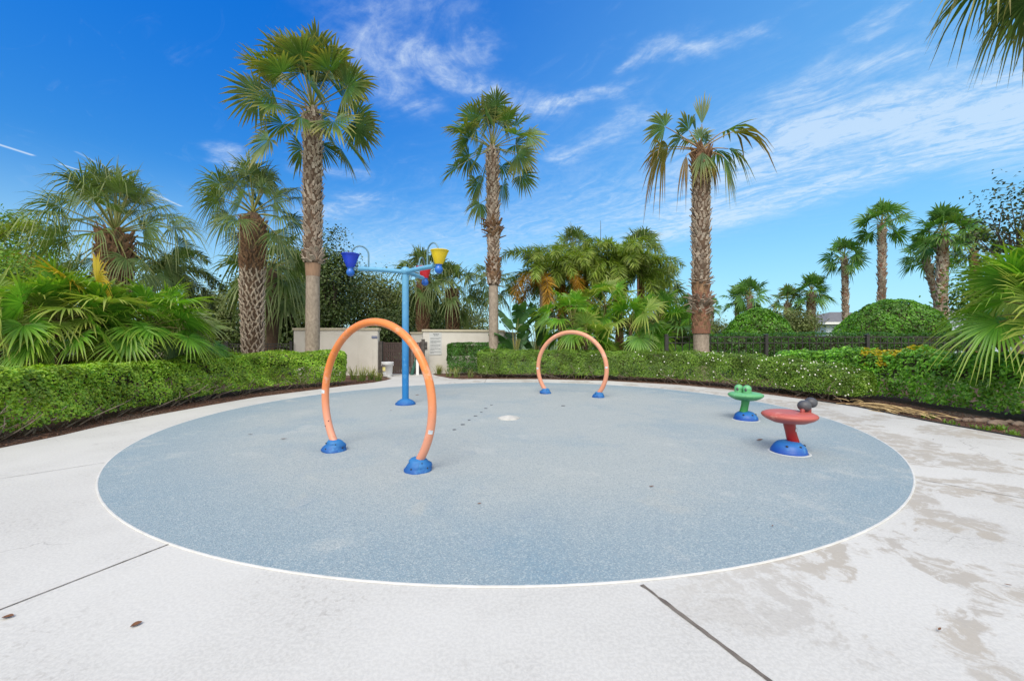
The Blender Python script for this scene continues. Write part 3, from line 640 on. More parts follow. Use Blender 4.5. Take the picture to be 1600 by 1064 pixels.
for i in range(nb): box(m_, (GW*i/nb+.008, .012, .06), (GW*(i+1)/nb-.008, .034, zg-.03))
m_.build('slat_panel', M['gate'], gt)
m_ = MB()
for a, b in [((0, 0, zg-.06), (GW, .05, zg)), ((0, 0, .03), (GW, .05, .09)), ((0, 0, zg*.72), (GW, .012, zg*.72+.05))]: box(m_, a, b)
box(m_, (-.03, -.005, .02), (.02, .055, zg+.03)); box(m_, (GW-.02, -.005, .02), (GW+.03, .055, zg+.03)); box(m_, (GW*.53, -.008, .03), (GW*.53+.05, .058, zg+.01)); m_.build('frame', M['gate'], gt)
m_ = MB(); box(m_, (wx(592.5, YG)-wx(600, YG), -.06, -.03), (wx(598.5, YG)-wx(600, YG)-.02, .06, wz(533, YG))); m_.build('post', M['gate_post'], gt)
m_ = MB(); box(m_, (GW+.05, -.06, -.03), (GW+.17, .06, wz(530, YG))); m_.build('post', M['gate_post'], gt)
m_ = MB(); tube(m_, [(GW*.5, -.03, .95), (GW*.5, -.06, 1.0), (GW*.5, -.06, 1.1), (GW*.5, -.03, 1.15)], .012, 8); m_.build('handle', M['lockbox'], gt)
# something narrow and green leaning on the gate
gx = wx(650, 16.7); lean = thing('leaning_bundle', 'narrow dark green bundle leaning against the brown gate', 'bundle', (gx, 16.7, 0))
m_ = MB(); tube(m_, [(-.16, -.05, .0), (-.10, -.02, .25), (-.02, .06, .6), (.03, .12, .9)], [.075, .07, .05, .02], 12); m_.build('cover', M['green_cloth'], lean)
m_ = MB(); box(m_, (.0, .0, .0), (.11, .05, .62), 0, .1); m_.build('side_board', M['white'], lean)
px_, py_ = gp(605.5, 588)
pl = thing('plastic_pail', 'white plastic pail with a yellow label standing before the gate', 'pail', (px_, py_, 0))
rw = 8.6/F*py_; hp = wz(565.5, py_)
m_ = MB(); lathe(m_, [(.001, 0), (rw*.78, 0), (rw*.80, .01), (rw*.95, hp*.82), (rw*1.06, hp*.82), (rw*1.07, hp*.88), (rw*.98, hp*.885), (rw*.985, hp*.9)], 32); m_.build('body', M['pail'], pl)
m_ = MB(); lathe(m_, [(rw*1.0, hp*.90), (rw*1.1, hp*.905), (rw*1.1, hp*.985), (rw*1.05, hp), (rw*.9, hp*.975), (.001, hp*.97)], 32); m_.build('lid', M['pail'], pl)
def wrap(z0, z1, a0, a1, nm, mt):
    m2 = MB(); aa_ = np.linspace(R(a0), R(a1), 9); v = []
    for a in aa_:
        for z_ in (z0, z1):
            q = rw*np.interp(z_/hp, [.01, .82], [.80, .95])+.003; v.append((q*math.cos(a), q*math.sin(a), z_))
    m2.add(v, [(2*i, 2*i+2, 2*i+3, 2*i+1) for i in range(8)]); m2.build(nm, M[mt], pl)
wrap(hp*.40, hp*.66, 215, 262, 'label', 'label_yellow'); wrap(hp*.12, hp*.30, 222, 268, 'label', 'sticker')
for ex in (-1, 1):
    m_ = MB(); tube(m_, [(ex*rw*1.0, 0, hp*.84), (ex*rw*1.13, -.02, hp*.78), (ex*rw*1.0, -.04, hp*.74)], .008, 8); m_.build('handle_ear', M['pail'], pl)

def lamp(px, Y, py, label, r_, globe=True):
    zt_ = wz(py, Y); root = thing('street_lamp', label, 'lamp', (wx(px, Y), Y, 0))
    m_ = MB(); lathe(m_, [(.13, -.05), (.13, .25), (.08, .4), (.065, .5), (.055, zt_-.5), (.08, zt_-.45), (.06, zt_-.4), (.10, zt_-.32), (.12, zt_-.24)], 16); m_.build('pole', M['lamp_dark'], root)
    if globe:
        m_ = MB(); sphere(m_, (0, 0, zt_-.08), r_, (1, 1, 1.08), 0, 18, 12); m_.build('globe', M['globe'], root)
        m_ = MB(); box(m_, (-.09, -.075, wz(490, Y)), (.09, -.057, wz(479, Y))); m_.build('plate', M['sign'], root)
    else:
        m_ = MB(); lathe(m_, [(.12, zt_-.26), (.20, zt_-.1), (.22, zt_+.12), (.10, zt_+.25), (.02, zt_+.36), (.001, zt_+.36)], 8, smooth=False); m_.build('lantern', M['lamp_dark'], root)
    return root
lamp(553.5, 27, 446, 'dark lamp post with a round white globe rising behind the left cream wall', .2)
lamp(1078, 27, 470, 'dark lantern lamp post beside the palm with the ragged dry crown', .2, False)
Ya = 70; m_ = MB(); tube(m_, [(0, 0, 0), (0, 0, wz(395, Ya)), (0, 0, wz(345, Ya))], [.09, .07, .03], 6)
tag(m_.build('antenna_mast', M['lamp_dark'], None, (wx(938.5, Ya), Ya, 0)), 'thin antenna mast rising above the feather palms', 'mast')

def fence(label, a, b, z, zr, posts, nb, post_r=.055):
    a = np.array(a); b = np.array(b); L = np.linalg.norm(b-a); rz = math.atan2(b[1]-a[1], b[0]-a[0])
    root = thing('metal_fence', label, 'fence', (a[0], a[1], 0), None, rz)
    m_ = MB()
    for zz_ in (z, zr, .16): box(m_, (0, -.02, zz_-.035), (L, .02, zz_))
    m_.build('rail', M['fence'], root); m_ = MB()
    for x_ in np.linspace(.1, L-.1, nb): box(m_, (x_-.012, -.012, .06), (x_+.012, .012, z+.0))
    m_.build('picket', M['fence'], root)['kind'] = 'stuff'
    for x_ in posts:
        m_ = MB(); box(m_, (x_-post_r, -post_r, -.06), (x_+post_r, post_r, z+.05)); po = m_.build('post', M['fence'], root)
        m_ = MB(); q = post_r+.012; v = [(x_-q, -q, z+.05), (x_+q, -q, z+.05), (x_+q, q, z+.05), (x_-q, q, z+.05), (x_-q, -q, z+.075), (x_+q, -q, z+.075), (x_+q, q, z+.075), (x_-q, q, z+.075), (x_, 0, z+.10)]
        m_.add(v, [(0, 1, 5, 4), (1, 2, 6, 5), (2, 3, 7, 6), (3, 0, 4, 7), (4, 5, 8), (5, 6, 8), (6, 7, 8), (7, 4, 8)], smooth=False); m_.build('post_cap', M['fence'], po)
YF = 15.3; fx0, fx1 = wx(1040, YF), wx(1545, YF)
fence('dark bronze picket fence in front of the clipped hedge on the right', (fx0, YF), (fx1, YF), wz(526, YF), wz(535, YF), [wx(p, YF)-fx0 for p in (1041, 1197, 1355, 1513)], 46)
lf0, lf1 = (wx(-60, 12.5), 12.5), (wx(457, 16.7), 16.7); LL = math.hypot(lf1[0]-lf0[0], lf1[1]-lf0[1])
fence('dark picket fence behind the left hedge, running up to the cream wall', lf0, lf1, wz(537, 15.5), wz(541.5, 15.5), [.1, LL*.25, LL*.5, LL*.75, LL-.06], 80, .05)
m_ = MB(); box(m_, (wx(150, 34), 34, -.1), (wx(470, 34), 34.25, 1.15)); bw = m_.build('boundary_wall', M['tan_wall'])
tag(bw, 'low tan boundary wall far behind the left picket fence', 'wall')
m_ = MB(); box(m_, (wx(150, 34), 33.96, 1.15), (wx(470, 34), 34.29, 1.23)); m_.build('coping', M['cap'], bw)

def house(label, px0, px1, Y, pye, pyr, depth, over=.5):
    x0, x1 = wx(px0, Y), wx(px1, Y); ze, zr_ = wz(pye, Y), wz(pyr, Y)
    root = thing('house', label, 'house', ((x0+x1)/2, Y, 0)); w_ = (x1-x0)/2
    m_ = MB(); box(m_, (-w_, 0, -.1), (w_, depth, ze)); m_.build('walls', M['house'], root)
    m_ = MB(); o = over; ins = min(depth/2, w_*.8)
    v = [(-w_-o, -o, ze+.02), (w_+o, -o, ze+.02), (w_+o, depth+o, ze+.02), (-w_-o, depth+o, ze+.02), (-w_+ins, depth/2, zr_), (w_-ins, depth/2, zr_)]
    m_.add(v, [(0, 1, 5, 4), (1, 2, 5), (2, 3, 4, 5), (3, 0, 4), (3, 2, 1, 0)], smooth=False); ro = m_.build('roof', M['roof'], root)
    m_ = MB()
    for a, b in [((-w_-o-.03, -o-.03, ze-.2), (w_+o+.03, -o+.01, ze+.03)), ((-w_-o-.03, -o+.012, ze-.2), (-w_-o+.01, depth+o, ze+.03)), ((w_+o-.01, -o+.012, ze-.2), (w_+o+.03, depth+o, ze+.03))]: box(m_, a, b)
    m_.build('fascia', M['white'], ro)
    for k in (-.55, .2):
        m_ = MB(); box(m_, (w_*k-.7, -.06, .9), (w_*k+.7, -.002, 2.3)); f_ = m_.build('window', M['white'], root)
        m_ = MB(); box(m_, (w_*k-.6, -.075, 1.0), (w_*k+.6, -.062, 2.2)); m_.build('pane', M['glass'], f_)
house('pale blue house with a grey hip roof seen left of the large dome shrub', 1291, 1440, 42, 504, 483, 9)
house('pale house half hidden behind the leaning palm pair and dome shrub', 1478, 1580, 40, 490, 474, 9)

# ------------------------------------------------------------------ vegetation builders
def fan_frond(mb, rng, c, az, el, pl, Rb, nseg=26, span=115, fuse=.5, droop=.35, cup=.25, sag=.15, pm=1, bm=0, pr=.016, blade_pitch=0.0, w=1.0, roll=None, rsd=.5):
    """a palmate leaf: petiole tube and folded segments that part and hang towards their tips"""
    az, el = R(az), R(el); d = np.array([math.cos(az)*math.cos(el), math.sin(az)*math.cos(el), math.sin(el)])
    t = np.linspace(0, 1, 6)[:, None]; path = c+d*pl*t-np.array([0, 0, sag*pl])*t**2
    tube(mb, path, np.linspace(pr*1.6, pr*.7, 6), 5, pm, False)
    u = unit(d*pl-np.array([0, 0, 2*sag*pl])); e2 = math.asin(np.clip(u[2], -1, 1))-blade_pitch
    u = np.array([math.cos(az)*math.cos(e2), math.sin(az)*math.cos(e2), math.sin(e2)])
    s = np.array([-math.sin(az), math.cos(az), 0]); n_ = np.cross(u, s); n_ = n_ if n_[2] >= 0 else -n_
    roll = rng.normal()*rsd if roll is None else roll; s, n_ = s*math.cos(roll)+n_*math.sin(roll), n_*math.cos(roll)-s*math.sin(roll)
    base_ = path[-1]; th = np.linspace(-R(span), R(span), nseg); dth = th[1]-th[0]
    rs = np.array([.04, .30, fuse, fuse+(1-fuse)*.5, 1.0]); V_ = []; T_ = []
    for a in th:
        Ls = Rb*(1-.28*(abs(a)/R(span))**2)*rng.uniform(.84, 1.06); a = a+rng.normal()*dth*.14; dirv = u*math.cos(a)+s*math.sin(a)+n_*cup*(abs(math.sin(a))*.8+.05)
        dirv = unit(dirv); sv = unit(-u*math.sin(a)+s*math.cos(a)); nv = np.cross(dirv, sv)
        dk = droop*rng.uniform(.3, 2.0)
        for r_ in rs:
            if r_ <= fuse: hw = r_*Ls*math.tan(dth/2)*1.02*w
            else: hw = fuse*Ls*math.tan(dth/2)*w*(1-(r_-fuse)/(1-fuse))**.75+.0015
            p = base_+dirv*r_*Ls; q = max(0, r_-.32); p = p-np.array([0, 0, dk*Ls*q*q*2.0])
            V_ += [p+sv*hw, p-nv*hw*.55, p-sv*hw]; T_ += [max(0, (r_-.35)/.65)**1.5]*3
    k = len(rs); f = []
    i = np.arange(nseg)[:, None, None]*3*k; j = np.arange(k-1)[None, :, None]*3; q = np.arange(2)[None, None, :]
    b_ = (i+j+q).ravel(); f = np.stack([b_, b_+1, b_+4, b_+3], -1)
    mb.add(V_, f, bm, T_, True)

def boots(mb, rng, axis, rad, z0, z1, per_m, L, W, tilt=18, m=0, split=False, flare=1.0):
    """old leaf bases set in spirals around a palm stem"""
    n_ = int((z1-z0)*per_m)
    for k in range(n_):
        z = z0+(z1-z0)*(k+rng.uniform(-.3, .3))/n_; a = k*2.39996+rng.normal()*.08
        x_, y_ = axis(z); r_ = rad(z); o = np.array([math.cos(a), math.sin(a), 0]); s = np.array([-math.sin(a), math.cos(a), 0])
        if rng.uniform() < .04: continue
        l = L*(rng.uniform(.85, 1.15) if split else rng.uniform(.55, 1.35)); tl = R(tilt*rng.uniform(.5, 1.5)*flare); up = np.array([0, 0, math.cos(tl)])+o*math.sin(tl); nn = o*math.cos(tl)-np.array([0, 0, math.sin(tl)])
        b = np.array([x_, y_, z])+o*(r_*.93)
        def slab(b, s0, w0, w1, up_, l_, th=.022):
            v = [b-s0*w0-nn*.01, b+s0*w0-nn*.01, b+s0*w0*.8+nn*th, b-s0*w0*.8+nn*th]
            e = b+up_*l_; v += [e-s0*w1-nn*.006, e+s0*w1-nn*.006, e+s0*w1*.8+nn*th*.6, e-s0*w1*.8+nn*th*.6]
            mb.add(v, [(4, 5, 6, 7), (3, 2, 6, 7)[::-1], (0, 3, 7, 4), (2, 1, 5, 6), (1, 0, 4, 5)], m, None, False)
        if split:
            for q in (-1, 1): slab(b+s*q*W*.42, s, W*.33, W*.16, unit(up+s*q*rng.uniform(.42, .52)), l)
        else: slab(b, s, W*.5, W*.5*rng.uniform(.35, .7), unit(up+s*rng.normal()*.22), l)

def crown(root, rng, c, n_, mats, pl, Rb, elr=(-45, 82), split=False, nseg=24, name='frond', **kw):
    """fronds in spiral order, oldest lowest; each a part when split, else one crown mesh"""
    one = MB()
    for k in range(n_):
        f = (k+.5)/n_; el = elr[0]+(elr[1]-elr[0])*f**.9+rng.normal()*7; az = k*137.5+rng.normal()*12
        mb_ = MB() if split else one; y = 1-.25*abs(f-.5)
        fan_frond(mb_, rng, np.asarray(c)+(0, 0, .25*f), az, el, pl*y*rng.uniform(.85, 1.15), Rb*rng.uniform(.85, 1.1), nseg=nseg,
                  **{**dict(droop=.50-.36*f, sag=.26-.25*f, span=112, rsd=.6), **kw})
        if split: mb_.build(name, mats, root)
    if not split: return one.build('crown', mats, root)

def palm(label, px, Y, pyc, tr_px, mats, n_, pl, Rb, seed, boot=None, lean=(0, 0), group=None, split=False, bands=None, trunk='trunk_grey', taper=(1.15, 1.0), name='fan_palm', cat='palm tree', el=(-45, 82), nseg=22, bare=None, bare_k=.8, bare_mat='trunk_grey', **kw):
    """px, pyc: photo column of the stem and row of the crown's heart at depth Y; tr_px: stem width in photo pixels"""
    rng = np.random.default_rng(seed); zc_ = wz(pyc, Y); r0 = tr_px/F*Y/2
    root = thing(name, label, cat, (wx(px, Y), Y, 0), group)
    bend = rng.normal()*.05
    axis = lambda z: (lean[0]*(z/zc_)**1.3+bend*math.sin(z/zc_*3.1), lean[1]*(z/zc_)**1.3)
    rad = lambda z: r0*np.interp(z/zc_, [0, .08, .5, 1], [taper[0]*1.12, taper[0], (taper[0]+taper[1])/2, taper[1]])
    zz_ = np.linspace(-.05, zc_+.1, 34); m_ = MB()
    rj = np.array([rad(max(z, 0)) for z in zz_])*(1+.03*np.sin(zz_*23)+.02*rng.normal(size=34)); rj[-2:] *= [.85, .5]
    zb_ = wz(bare, Y) if bare else None
    if bare:
        zz_ = np.concatenate([np.linspace(-.05, zb_, 14), np.linspace(zb_+.004, zc_+.1, 30)]); rj = np.concatenate([r0*bare_k*(1+.02*rng.normal(size=14))*np.linspace(1.08, 1, 14), np.array([rad(z) for z in zz_[14:]])*(1+.03*rng.normal(size=30))]); rj[-2:] *= [.85, .5]
        tube(m_, [(*axis(max(z, 0)), z) for z in zz_[:14]], rj[:14], 18, 1); tube(m_, [(*axis(z), z) for z in zz_[13:]], rj[13:], 18, 0)
    else: tube(m_, [(*axis(max(z, 0)), z) for z in zz_], rj, 18)
    m_.build('trunk', [M[trunk], M[bare_mat]], root)
    if bands:
        for (ya, yb, per, L, W, ti, mt, sp_) in bands:
            m_ = MB(); boots(m_, rng, axis, rad, wz(ya, Y), min(wz(yb, Y), zc_+.1), per, L, W, ti, 0, sp_); m_.build('leaf_bases', M[mt], root)
    ax_, ay_ = axis(zc_)
    crown(root, rng, (ax_, ay_, zc_), n_, [M[k] for k in mats], pl, Rb, el, split, nseg, **kw)
    return root, axis, zc_

# the three tall palms
rt, ax1, zc1 = palm('tallest palm with a full shaggy green crown, behind the end of the left hedge', 488, 13.9, 176, 22, ('wash', 'petiole'), 40, 1.62, 1.12, 21, bands=[(412, 176, 95, .17, .12, 27, 'boot', False)], trunk='trunk_dark', taper=(1.0, 1.2), bare=412, bare_k=.90, split=True, el=(-34, 90), nseg=28, fuse=.58, cup=.3, droop=.20, w=.95, rsd=.9)
m_ = MB(); tube(m_, [(*ax1(z), z) for z in np.linspace(wz(432, 13.9), wz(408, 13.9), 6)], 11.2/F*13.9*np.array([.90, .93, .96, .99, 1.02, 1.0]), 18, 0, False); m_.build('bark_collar', M['trunk_tan'], rt)
g = np.random.default_rng(5); mb_ = MB(); boots(mb_, g, ax1, lambda z: .26, wz(412, 13.9), wz(395, 13.9), 110, .2, .2, 40, 0, False, 1.2); mb_.build('leaf_bases', M['boot'], rt)
rt, ax2, zc2 = palm('slender tall palm with drooping green crown in front of the right cream wall', 771, 16.9, 236, 14.5, ('wash', 'petiole'), 34, 1.46, .98, 33, bands=[(446, 234, 90, .17, .12, 27, 'boot', False), (440, 405, 60, .2, .16, 45, 'boot_brown', False)], trunk='trunk_dark', bare=446, bare_k=1.0, taper=(1.05, 1.25), split=True, el=(-36, 90), nseg=26, fuse=.58, cup=.3, droop=.22, w=.95, rsd=.9, lean=(-.05, 0))
m_ = MB(); fan_frond(m_, g, np.array([ax2(zc2*.72)[0]-.15, -.1, wz(312, 16.9)]), 195, -20, .40, .80, 24, 95, .6, .5, .2, .2, 1, 0, .016, .6, 1.0, 1.15); m_.build('frond', [M['wash'], M['petiole']], rt)
m_ = MB(); boots(m_, g, ax2, lambda z: .24, wz(372, 16.9), wz(345, 16.9), 55, .3, .18, 55, 0, False, 1.3); m_.build('leaf_bases', M['boot_brown'], rt)
Y3 = 14.8; rng3 = np.random.default_rng(77)
rt, ax3, zc3 = palm('palm with a thin ragged half dead crown and shaggy red brown stem', 1096, Y3, 240, 23, ('wash', 'petiole'), 2, .5, .6, 45, bands=[(440, 262, 105, .16, .115, 30, 'boot', False), (448, 436, 90, .22, .14, 60, 'boot', False), (492, 462, 80, .26, .16, 52, 'boot', False), (520, 490, 75, .2, .2, 22, 'boot_brown', False), (462, 444, 75, .2, .2, 16, 'boot_brown', False), (478, 462, 60, .34, .10, 75, 'boot', False), (275, 232, 100, .28, .16, 30, 'boot_brown', False)], trunk='trunk_dark', bare=522, bare_k=1.0, taper=(.98, 1.1), split=True, el=(70, 86))
m_ = MB(); tube(m_, [(*ax3(z), z) for z in np.linspace(wz(521, Y3), wz(442, Y3), 9)], 12.6/F*Y3*np.array([1.06, 1.04, 1.0, .98, .99, .97, .95, .96, .92]), 18, 0, False); m_.build('red_bark', M['trunk_red'], rt)
# azimuth, elevation, petiole, blade, droop, sag, material, pitch, span, roll
for az, el, pl_, rb_2, dr, sg_, mt, pit, sp_, ro in [
        (183, 36, 1.65, .90, .30, .10, 'wash', .1, 100, 1.25), (181, 6, 1.35, 1.05, 1.1, .10, 'wash_dry', .55, 85, .9), (150, 64, .95, .95, .3, .03, 'wash', .0, 62, .9), (60, 80, 1.05, 1.35, .02, .01, 'wash', 0, 20, .2), (110, 72, .8, .9, .1, .02, 'wash', 0, 45, .8),
        (12, 48, 1.45, 1.45, .35, .20, 'wash', .10, 48, .15), (-5, 38, 1.40, 1.50, .60, .18, 'wash_dry', .40, 42, .1), (-14, 8, .90, 1.0, .7, .2, 'wash', .3, 60, .2), (-28, -14, .75, 1.1, .8, .3, 'wash', .6, 55, .3),
        (250, -22, .40, 1.05, .25, .2, 'wash', .75, 36, .1), (215, -10, 1.0, 1.0, .8, .3, 'wash_dead', .8, 45, .6), (200, 24, 1.0, .8, .5, .15, 'wash', .4, 60, 1.0), (305, -20, .5, .9, .7, .3, 'wash', .8, 45, .2), (168, 20, 1.2, .9, .6, .15, 'wash_dry', .4, 70, .9),
        (95, 50, .9, .9, .4, .1, 'wash', .2, 60, .2), (30, 24, 1.0, 1.0, .6, .2, 'wash', .3, 60, .4), (235, -45, .4, .8, .5, .2, 'wash_dead', .5, 35, .3), (330, -40, .5, .85, .5, .2, 'wash_dry', .5, 40, .3)]:
    m_ = MB(); fan_frond(m_, rng3, np.array([*ax3(zc3), zc3+.12]), az, el, pl_, rb_2, max(10, int(sp_/4.5)), sp_, .58, dr, .2, sg_, 1, 0, .02, pit, 1.0, ro); m_.build('frond', [M[mt], M['petiole_brown']], rt)

# sabal palms on the left and behind the walls
SB = lambda a, b, c: [(a, b, 68, .22, .105, 16, 'boot_pale', True), (b, c, 95, .19, .12, 26, 'boot_brown', True)]
palm('broad sabal palm with a big grey green crown above the left fan palms', 180, 10.5, 372, 32, ('sabal', 'petiole'), 40, 1.2, .92, 51, bands=[(560, 360, 80, .24, .15, 22, 'boot_brown', True)], trunk='trunk_dark', taper=(1, 1.15), split=True, el=(-38, 88), nseg=42, fuse=.42, droop=.6, span=115, w=.85, rsd=.8)
palm('sabal palm with criss cross leaf bases on its stem, standing left of the tallest palm', 396, 14.6, 338, 27, ('sabal', 'petiole'), 32, 1.3, .98, 52, bands=SB(560, 425, 345), trunk='trunk_dark', taper=(.95, 1.25), split=True, el=(-22, 88), nseg=34, fuse=.45, droop=.5, span=112, w=.85, rsd=.8)
palm('low sabal crown with hanging fronds behind the criss cross sabal stem', 425, 17.5, 425, 18, ('sabal', 'petiole'), 24, 1.3, 1.25, 53, trunk='trunk_dark', el=(-50, 60), fuse=.4, droop=.8)
palm('sabal palm just right of the blue bucket pole, beyond the wall', 662, 22, 436, 14, ('sabal', 'petiole'), 26, 1.0, 1.05, 54, bands=[(520, 430, 60, .24, .16, 24, 'boot_brown', True)], trunk='trunk_red', taper=(1, 1.2), group='sabal palms beyond the wall', el=(-50, 84), fuse=.42, droop=.7)
palm('sabal palm standing beside the pole palm, under the yellow bucket', 706, 22.5, 455, 14, ('sabal', 'petiole'), 26, 1.05, 1.05, 55, bands=[(520, 448, 60, .24, .16, 24, 'boot_brown', True)], trunk='trunk_dark', taper=(1, 1.25), group='sabal palms beyond the wall', el=(-50, 84), fuse=.42, droop=.7)
palm('sabal palm mostly hidden behind the slender tall palm stem', 771, 23, 448, 10, ('sabal', 'petiole'), 22, .95, .95, 56, trunk='trunk_dark', group='sabal palms beyond the wall', el=(-40, 80), fuse=.42, droop=.7)
# washingtonias in the distance on the right
for k, (lab, px, Y, pyc, tw, n_, pl_, rb_3, ln, yb) in enumerate([
    ('distant palm with a straight shaggy stem, left of the large dome shrub', 1319, 28, 405, 8.5, 24, .95, 1.0, (0, 0), 500),
    ('distant palm with tallest straight red brown stem above the large dome shrub', 1377, 26, 352, 10, 26, 1.0, 1.05, (.05, 0), 490),
    ('stout distant palm with dense crown behind the right fan palm fronds', 1476, 21, 368, 13.5, 30, .95, 1.0, (-.05, 0), 500),
    ('thin leaning palm crossing the stout palm on the right', 1482, 23, 402, 9, 20, .85, .9, (-1.35, 0), 500),
    ('palm with yellow brown stem and sagging pale crown at far right', 1523, 24, 392, 9, 22, .9, .95, (-.05, 0), 500),
    ('small distant palm rising left behind the smaller dome shrub', 1152, 33, 472, 6, 20, .9, .95, (0, 0), 510),
    ('small distant palm rising right behind the smaller dome shrub', 1172, 31, 465, 8, 22, 1.0, 1.1, (0, 0), 510),
    ('ragged distant palm with browning crown right of the smaller dome shrub', 1229, 30, 475, 9, 18, .85, .95, (.1, 0), 510),
    ('distant palm with thick pale stem left of the pale blue house', 1268, 29, 458, 13, 26, .9, 1.0, (0, 0), 510),
    ('tiny far palm seen just left of the ragged palm stem', 1071, 42, 478, 6, 20, .8, .9, (0, 0), 515),
    ('tiny far palm seen just right of the ragged palm stem', 1113, 46, 482, 4, 18, .8, .85, (0, 0), 515)]):
    palm(lab, px, Y, pyc, tw*.82, ('wash_young' if k not in (4, 7) else 'wash', 'petiole'), n_, pl_*.85, rb_3*.88, 90+k, bands=[(yb, pyc, 34, .24, .2, 20, 'boot' if k != 4 else 'boot_brown', False)], trunk='trunk_red', taper=(1.0, 1.1), lean=ln, group='distant palms on the right', el=(-40, 88), nseg=18, fuse=.5, droop=.3, rsd=.7)

# big leaved fan palms (understorey clumps)
def clump(label, px, Y, pyb, n_, pl_, Rb, seed, el=(0, 75), mats=('livi',), group=None, zc_=None, extra=(), az0=0, stem=.07, name='fan_palm', **kw):
    rng = np.random.default_rng(seed); root = thing(name, label, 'fan palm', (wx(px, Y), Y, 0), group); c = np.array([0, 0, wz(pyb, Y)])
    m_ = MB(); tube(m_, [(0, 0, -.05), (.02, 0, c[2]*.5), (0, 0, c[2]+.1)], [stem*1.2, stem, stem*.8], 10); m_.build('trunk', M['trunk_dark'], root)
    for k in range(n_):
        f = (k+.5)/n_; e_ = el[0]+(el[1]-el[0])*f+rng.normal()*8; mb_ = MB()
        fan_frond(mb_, rng, c, az0+k*137.5+rng.normal()*15, e_, pl_*rng.uniform(.75, 1.2), Rb*rng.uniform(.8, 1.1), **{**dict(nseg=30, span=118, fuse=.5, droop=.30, cup=.2, sag=.16, pr=.014, blade_pitch=.3, rsd=.75), **kw})
        mb_.build('frond', [M[mats[k % len(mats)]], M['petiole']], root)
    for az, e_, p_, r_, mt, pit in extra:
        mb_ = MB(); fan_frond(mb_, rng, c, az, e_, p_, r_, 32, 110, .5, .3, .15, .12, 1, 0, .014, pit); mb_.build('frond', [M[mt], M['petiole']], root)
    return root
clump('fan palm with dense bright green leaves at the left picture edge', -5, 7.6, 505, 18, .75, .80, 201, el=(-18, 82), mats=('livi', 'livi', 'livi_light'))
clump('tall green fan palm clump behind the hedge, left of the yellow leaf palm', 92, 8.2, 505, 24, .85, .85, 202, el=(-18, 84), mats=('livi',))
clump('fan palm holding one upright golden yellow leaf', 160, 8.6, 508, 20, .80, .78, 203, el=(-18, 84), mats=('livi', 'livi_light', 'livi'), extra=[(262, 84, 1.0, .95, 'livi_yellow', -.05), (285, 20, .5, .75, 'livi_light', .5), (240, 62, 1.0, .9, 'livi_yellow', .1)])
clump('fan palm with green leaves right of the yellow leaf palm', 232, 9.2, 512, 20, .85, .82, 204, el=(-15, 82), mats=('livi',))
clump('outermost fan palm spreading low toward the left picket fence', 282, 10.0, 525, 13, .60, .80, 205, el=(-12, 65), mats=('livi', 'livi', 'sabal'))
for k, (lab, px, Y, pyb, n_, pl_, Rb) in enumerate([
    ('broad fan palm behind the far hoop, left of the fan palm clump middle', 893, 16.8, 505, 20, 1.05, .90), ('fan palm showing pale leaves inside the far hoop', 915, 16.2, 532, 13, .8, .85),
    ('tallest fan palm of the clump below the feather palms', 945, 18.0, 480, 22, 1.1, .92), ('fan palm with yellowing leaves right of the far hoop', 985, 16.8, 508, 20, 1.05, .95),
    ('dark green fan palm at the right side of the clump', 1030, 17.2, 503, 20, 1.1, .95), ('low fan palm nearest the ragged palm stem', 1058, 16.6, 525, 14, .9, .85)]):
    clump(lab, px, Y, pyb, n_, pl_, Rb, 220+k, el=(-30, 80), mats=[('livi',), ('livi_light', 'livi'), ('livi', 'livi_light'), ('livi', 'livi_light', 'livi'), ('livi', 'wash_young'), ('livi', 'wash_young')][k], group='fan palms under the feather palms', nseg=24, stem=.08)
# near right: fronds reaching into the picture
NR = clump('large fan palm with broad yellow green fronds at the right picture edge', 1648, 7.2, 488, 10, .8, 1.0, 240, el=(10, 70), mats=('livi_light', 'livi'), stem=.12, nseg=36)
g = np.random.default_rng(241)
for az, e_, p_, r_, mt, dr, pit, sp_, ro in [(205, 16, .66, 1.12, 'livi_light', .16, .15, 125, -1.0), (215, -22, .72, 1.10, 'livi_light', .34, .25, 118, -.8), (185, 50, .75, 1.15, 'livi', .2, .1, 118, -.6), (170, 22, .8, 1.1, 'livi', .25, .3, 115, .4), (200, 66, .85, 1.1, 'livi_light', .2, .1, 112, -.9), (176, -4, .9, 1.05, 'livi', .35, .3, 110, -.5), (230, 40, .7, 1.0, 'livi', .2, .2, 115, -.8), (160, 52, .9, 1.0, 'livi', .2, .2, 115, .5)]:
    m_ = MB(); fan_frond(m_, g, np.array([0, 0, wz(488, 7.2)]), az, e_, p_, r_, 42, sp_, .46, dr, .16, .12, 1, 0, .016, pit, .92, ro); m_.build('frond', [M[mt], M['petiole']], NR)
palm('palm crown hanging into the picture at the top right corner', 1700, 7.4, -120, 34, ('wash', 'petiole'), 30, 1.0, 1.05, 260, bands=[(420, -60, 60, .2, .16, 18, 'boot', False)], taper=(1, 1.2), split=True, el=(-55, 80), nseg=28, fuse=.5, droop=.6)

